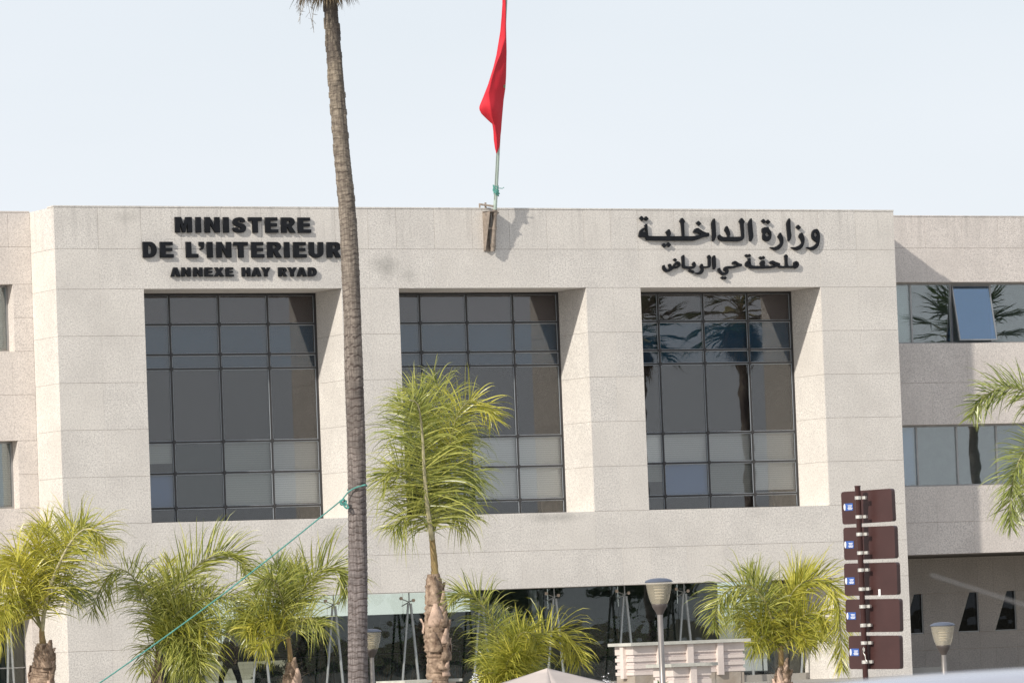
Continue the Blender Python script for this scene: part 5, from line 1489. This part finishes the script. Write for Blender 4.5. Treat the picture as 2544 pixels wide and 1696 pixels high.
# ------------------------------------------------------------------ beige canopy
cn_ = atD(1360, 1659, 96); L_ = atD(1240, 1700, 96)
CV = mat('beige_canvas', (0.50, 0.44, 0.41), .85, var=.06, vscale=2, bump=.1, bscale=5)
cp = empty('canopy', (cn_.x, cn_.y, 0), 'beige pyramid-topped canopy, only its peak showing at the bottom edge', 'canopy')
hw = 1.9; ze = cn_.z - .62; ct_ = Vector((cn_.x, cn_.y, cn_.z)); rot = .35
cor = [Vector((cn_.x + hw * 1.414 * math.cos(rot + PI / 4 + i * PI / 2), cn_.y + hw * 1.414 * math.sin(rot + PI / 4 + i * PI / 2), ze)) for i in range(4)]
V = []; F = []
for i in range(4):
    a, b = cor[i], cor[(i + 1) % 4]; n0 = len(V); N = 8
    for r in range(N + 1):
        for s in range(N + 1):
            t = r / N; e_ = a.lerp(b, s / N); p_ = ct_.lerp(e_, t); p_.z -= .05 * math.sin(PI * t) + .05 * math.sin(PI * s / N) * t; V.append(p_)
    for r in range(N):
        for s in range(N): q = n0 + r * (N + 1) + s; F.append((q, q + 1, q + N + 2, q + N + 1))
    n0 = len(V); V += [a, b, b - Vector((0, 0, .22)), a - Vector((0, 0, .22))]; F.append((n0, n0 + 1, n0 + 2, n0 + 3))
cv = mobj('canvas_top', V, F, CV, cp, True); md = cv.modifiers.new('t', 'SOLIDIFY'); md.thickness = .006
for q in cor: MB().tube([(q.x, q.y, 0), (q.x, q.y, q.z - .01)], .03, 8).build('leg', STEEL, cp, True)

# ------------------------------------------------------------------ brown direction signs seen from behind
BRN = mat('brown_sign_back', (0.060, 0.027, 0.025), .32, .1, var=.12, vscale=3); BRN2 = mat('brown_pole', (0.055, 0.022, 0.02), .25, .2, var=.1)
BAND = mat('galvanised_band', (.62, .60, .56), .4, .5, var=.25, vscale=30); STK = mat('blue_sticker', (.045, .11, .36), .4); WHT = mat('white_print', (.85, .85, .85), .5)
SD = 75
top_ = atD(2060 + 225 / 3.2, 1190 + 57 / 3.2, SD); bot = atD(2060 + 288 / 3.2, 1190 + 1540 / 3.2, SD)
sg = empty('direction_sign', (bot.x, bot.y, 0), 'brown post carrying five blank brown direction panels seen from behind', 'road sign')
pr0 = .5 * 46 / 3.2 * SD / FPX
pgl = bot + (bot - top_) * (bot.z / (top_.z - bot.z)); pgl.z = 0
MB().tube([pgl, bot, top_], pr0, 16).build('post', BRN2, sg, True)
MB().tube([top_ - Vector((0, 0, .01)), top_ + Vector((0, 0, .012))], pr0 * 1.12, 16).build('post_cap', BRN2, sg, True)
TH_ = math.radians(40)      # panel turned about the post: its right end comes nearer
# panel basis: along = from left to right edge, normal of back pointing to camera side
fwd = Vector((math.sin(YAW), math.cos(YAW), 0)); rgt = Vector((math.cos(YAW), -math.sin(YAW), 0))
al = (rgt * math.cos(TH_) - fwd * math.sin(TH_)).normalized(); nb_ = -(fwd * math.cos(TH_) + rgt * math.sin(TH_)).normalized()
zup = Vector((0, 0, 1))
panels = [((93, 104), (497, 72), (106, 360), (503, 337), 112, 222), ((100, 387), (515, 367), (120, 643), (518, 630), 118, 520), ((108, 672), (533, 657), (124, 927), (537, 920), 125, 808), ((115, 955), (553, 948), (135, 1215), (555, 1212), 135, 1085), ((142, 1243), (553, 1240), (160, 1507), (557, 1507), 160, 1373)]
bands = [(240, 147), (247, 298), (253, 436), (257, 584), (264, 720), (269, 871), (276, 1010), (283, 1159), (290, 1299), (298, 1450)]


def zs(x, y): return 2060 + x / 3.2, 1190 + y / 3.2


def on_plane(u, v_, off=0.0):
    # plane of the panels' back, through the post axis displaced behind it
    d = ray(u, v_); P0 = Vector((bot.x, bot.y, 0)) - nb_ * (pr0 + .035) + nb_ * off
    return CAM + d * ((P0 - CAM).dot(nb_) / d.dot(nb_))


def rrect(w, h, r, n=5):
    o_ = []
    for (cx, cy, a0) in ((w - r, r, -90), (w - r, h - r, 0), (r, h - r, 90), (r, r, 180)):
        for i in range(n + 1): a = math.radians(a0 + 90 * i / n); o_.append((cx + r * math.cos(a), cy + r * math.sin(a)))
    return o_


for pi_, (tl, tr_, bl, br_, sx, sy) in enumerate(panels):
    TL, TR, BL_, BR = [on_plane(*zs(*q)) for q in (tl, tr_, bl, br_)]
    w = ((TR - TL).length + (BR - BL_).length) / 2; h = ((TL.z - BL_.z) + (TR.z - BR.z)) / 2
    org = Vector(BL_); dirx = ((BR - BL_).normalized() + (TR - TL).normalized()); dirx = dirx.normalized()
    up_ = nb_.cross(dirx).normalized()
    if up_.z < 0: up_ = -up_
    dep_ = .085; outl = rrect(w, h, .04)
    n_ = len(outl); V = [org + dirx * x + up_ * y for (x, y) in outl] + [org + dirx * x + up_ * y - nb_ * dep_ for (x, y) in outl]
    F = [tuple(range(n_)), tuple(reversed(range(n_, 2 * n_)))] + [(i, i + n_, (i + 1) % n_ + n_, (i + 1) % n_) for i in range(n_)]
    pn = mobj('sign_panel', V, F, BRN, sg)
    a = on_plane(*zs(sx + 12, sy), .004); e1 = dirx * .155; e2 = up_ * .105
    MB().obox(a + e1 * .45, e1 * .5, e2 * .5, nb_ * .002).build('sticker', STK, pn)
    mm = MB()
    for j, (ww, yo_) in enumerate(((.075, .02), (.06, .002), (.085, -.018), (.07, -.034))):
        mm.obox(a + e1 * .62 + up_ * yo_ + nb_ * .004, dirx * ww * .5, up_ * .004, nb_ * .001)
    cc = a + e1 * .0 + nb_ * .0045
    ring = [cc + dirx * (.016 * math.cos(t * PI / 6)) + up_ * (.048 * math.sin(t * PI / 6)) for t in range(12)]
    mm.add(ring + [q + nb_ * .002 for q in ring], [tuple(range(12, 24))] + [(t, (t + 1) % 12, (t + 1) % 12 + 12, t + 12) for t in range(12)])
    mm.build('sticker_print', WHT, pn)
    if pi_ == 2:
        a = on_plane(*zs(400, 900), .004); MB().obox(a, dirx * .018, up_ * .05, nb_ * .002).build('sticker_remnant', WHT, pn)
for (x, y) in bands:
    u_, v__ = zs(x, y); t_ = (top_.z - atD(u_, v__, SD).z) / (top_.z - bot.z); c = top_.lerp(bot, t_)
    rg_ = empty('clamp_band', c, None, None, None, sg)
    MB().tube([c - zup * .024, c + zup * .024], pr0 * 1.13, 16).build('band', BAND, rg_, True)
    MB().obox(c - nb_ * (pr0 + .012) + al * .075, al * .03, nb_ * .022, zup * .022).build('clamp_bolt', BAND, rg_)
wr = MB(); wr.tube(cat_rom([on_plane(*zs(*q), .14) for q in ((275, 1330), (268, 1350), (280, 1365), (278, 1340), (272, 1375), (285, 1400), (290, 1430), (300, 1445))], 40), .006, 5)
wr.build('wire', BAND, sg)

# ------------------------------------------------------------------ parked car: only roof and aerial reach into the frame
CARP = mat('silver_lilac_paint', (0.50, 0.50, 0.56), .22, .35); CARG = glass('car_glass', (.15, .17, .18), .06, 0); TYRE = mat('tyre', (.02, .02, .02), .9); RIM = mat('alloy_rim', (.4, .4, .42), .3, .8)
CDp = 15.0
# car runs along image-right; its roof sits 0.17 m below eye height
cx_ = atD(2544, 1656, CDp)
ax = rgt; ay = fwd
rear = atD(1640, 1662, CDp)
car = empty('parked_car', (rear.x, rear.y, 0), 'pale silver car close to the camera, only its blurred roof and aerial showing', 'car')
zr_ = cx_.z
def cpnt(x, y, z): return Vector((rear.x, rear.y, 0)) + ax * x + ay * y + Vector((0, 0, z))
# stations: x, half width at waist, sill, waist z, roof z, half width at roof
prof = [(-.55, .72, .45, .80, .82, .60), (-.45, .80, .35, .92, 1.02, .62), (-.15, .84, .28, .98, 1.30, .60), (.15, .85, .25, 1.0, zr_ - .075, .57), (.45, .86, .25, 1.0, zr_ - .022, .58), (.9, .86, .25, 1.0, zr_ - .004, .58),
        (1.4, .86, .25, 1.0, zr_ + .002, .58), (1.9, .86, .25, .99, zr_ - .005, .57), (2.3, .86, .25, .97, zr_ - .06, .55), (2.9, .85, .25, .95, 1.12, .62), (3.2, .84, .26, .92, .95, .66), (3.7, .78, .30, .80, .83, .60), (3.85, .70, .40, .62, .64, .55)]
V = []; F = []; NS = 16
for (x, hw_, zs_, zw, zr2, hr_) in prof:
    half = [(hw_ * .92, zs_), (hw_, zs_ + .15), (hw_, (zs_ + zw) / 2), (hw_ * .985, zw), (hw_ * .93, zw + .02 * (zr2 > zw + .1)), ((hw_ * .93 + hr_) / 2 + .01, (zw + zr2) / 2), (hr_ + .02, max(zw, zr2 - .05)), (hr_ * .8, zr2 - .012), (hr_ * .4, zr2 - .002)]
    ring = [(-y, z) for (y, z) in half] + [(0, zr2)] + [(y, z) for (y, z) in reversed(half)]
    for (y, z) in ring: V.append(cpnt(x, y, z))
    NS = len(ring)
for i in range(len(prof) - 1):
    for k_ in range(NS): F.append((i * NS + k_, i * NS + (k_ + 1) % NS, (i + 1) * NS + (k_ + 1) % NS, (i + 1) * NS + k_))
F.append(tuple(range(NS))); F.append(tuple(reversed([(len(prof) - 1) * NS + k_ for k_ in range(NS)])))
body = mobj('body', V, F, CARP, car, True)
bm = bmesh.new(); bm.from_mesh(body.data); bmesh.ops.recalc_face_normals(bm, faces=bm.faces); bm.to_mesh(body.data); bm.free()
sb = body.modifiers.new('s', 'SUBSURF'); sb.levels = 1; sb.render_levels = 2
wdw = mat('car_window', (.015, .017, .02), .05)
for sg_ in (-1, 1):
    for (xa_, xb_) in ((.2, 1.05), (1.12, 2.2)):
        k_ = MB()
        y0_, y1_ = .825 * sg_, .69 * sg_
        v_ = [cpnt(xa_, y0_, 1.04), cpnt(xb_ + .12, y0_, 1.04), cpnt(xb_ - .1, y1_, zr_ - .14), cpnt(xa_ + .12, y1_, zr_ - .14)]
        k_.add(v_ + [q + ay * .02 * sg_ for q in v_], [(0, 1, 2, 3), (7, 6, 5, 4), (0, 4, 5, 1), (1, 5, 6, 2), (2, 6, 7, 3), (3, 7, 4, 0)]); k_.build('side_window', wdw, car)
for x in (.25, 2.85):
    for y in (-.78, .78):
        wh = MB().tube([cpnt(x, y - .1, .31), cpnt(x, y + .1, .31)], .31, 24).build('wheel', TYRE, car, True)
        s_ = 1 if y > 0 else -1
        MB().tube([cpnt(x, y + s_ * .101, .31), cpnt(x, y + s_ * .112, .31)], .2, 20).build('rim', RIM, wh, True)
for y in (-.6, .6):
    MB().obox(cpnt(3.78, y, .66), ax * .06, ay * .14, zup * .06).build('headlight', WHT, car); MB().obox(cpnt(-.52, y, .78), ax * .05, ay * .12, zup * .08).build('tail_light', mat('red_lens', (.4, .01, .01), .2), car)
a0 = atD(2313, 1427, CDp); a1 = atD(2544, 1502, CDp); dr_ = (a1 - a0); a2 = a0 + dr_ * ((a0.z - zr_ + .01) / max(.01, -dr_.z))
MB().tube([a2, a0], [.006, .0035], 8).build('aerial', mat('grey_aerial', (.12, .115, .11), .5), car, True)
MB().tube([a2 + Vector((0, 0, -.03)), a2 + Vector((0, 0, .02))], [.03, .014], 10).build('aerial_foot', TYRE, car, True)
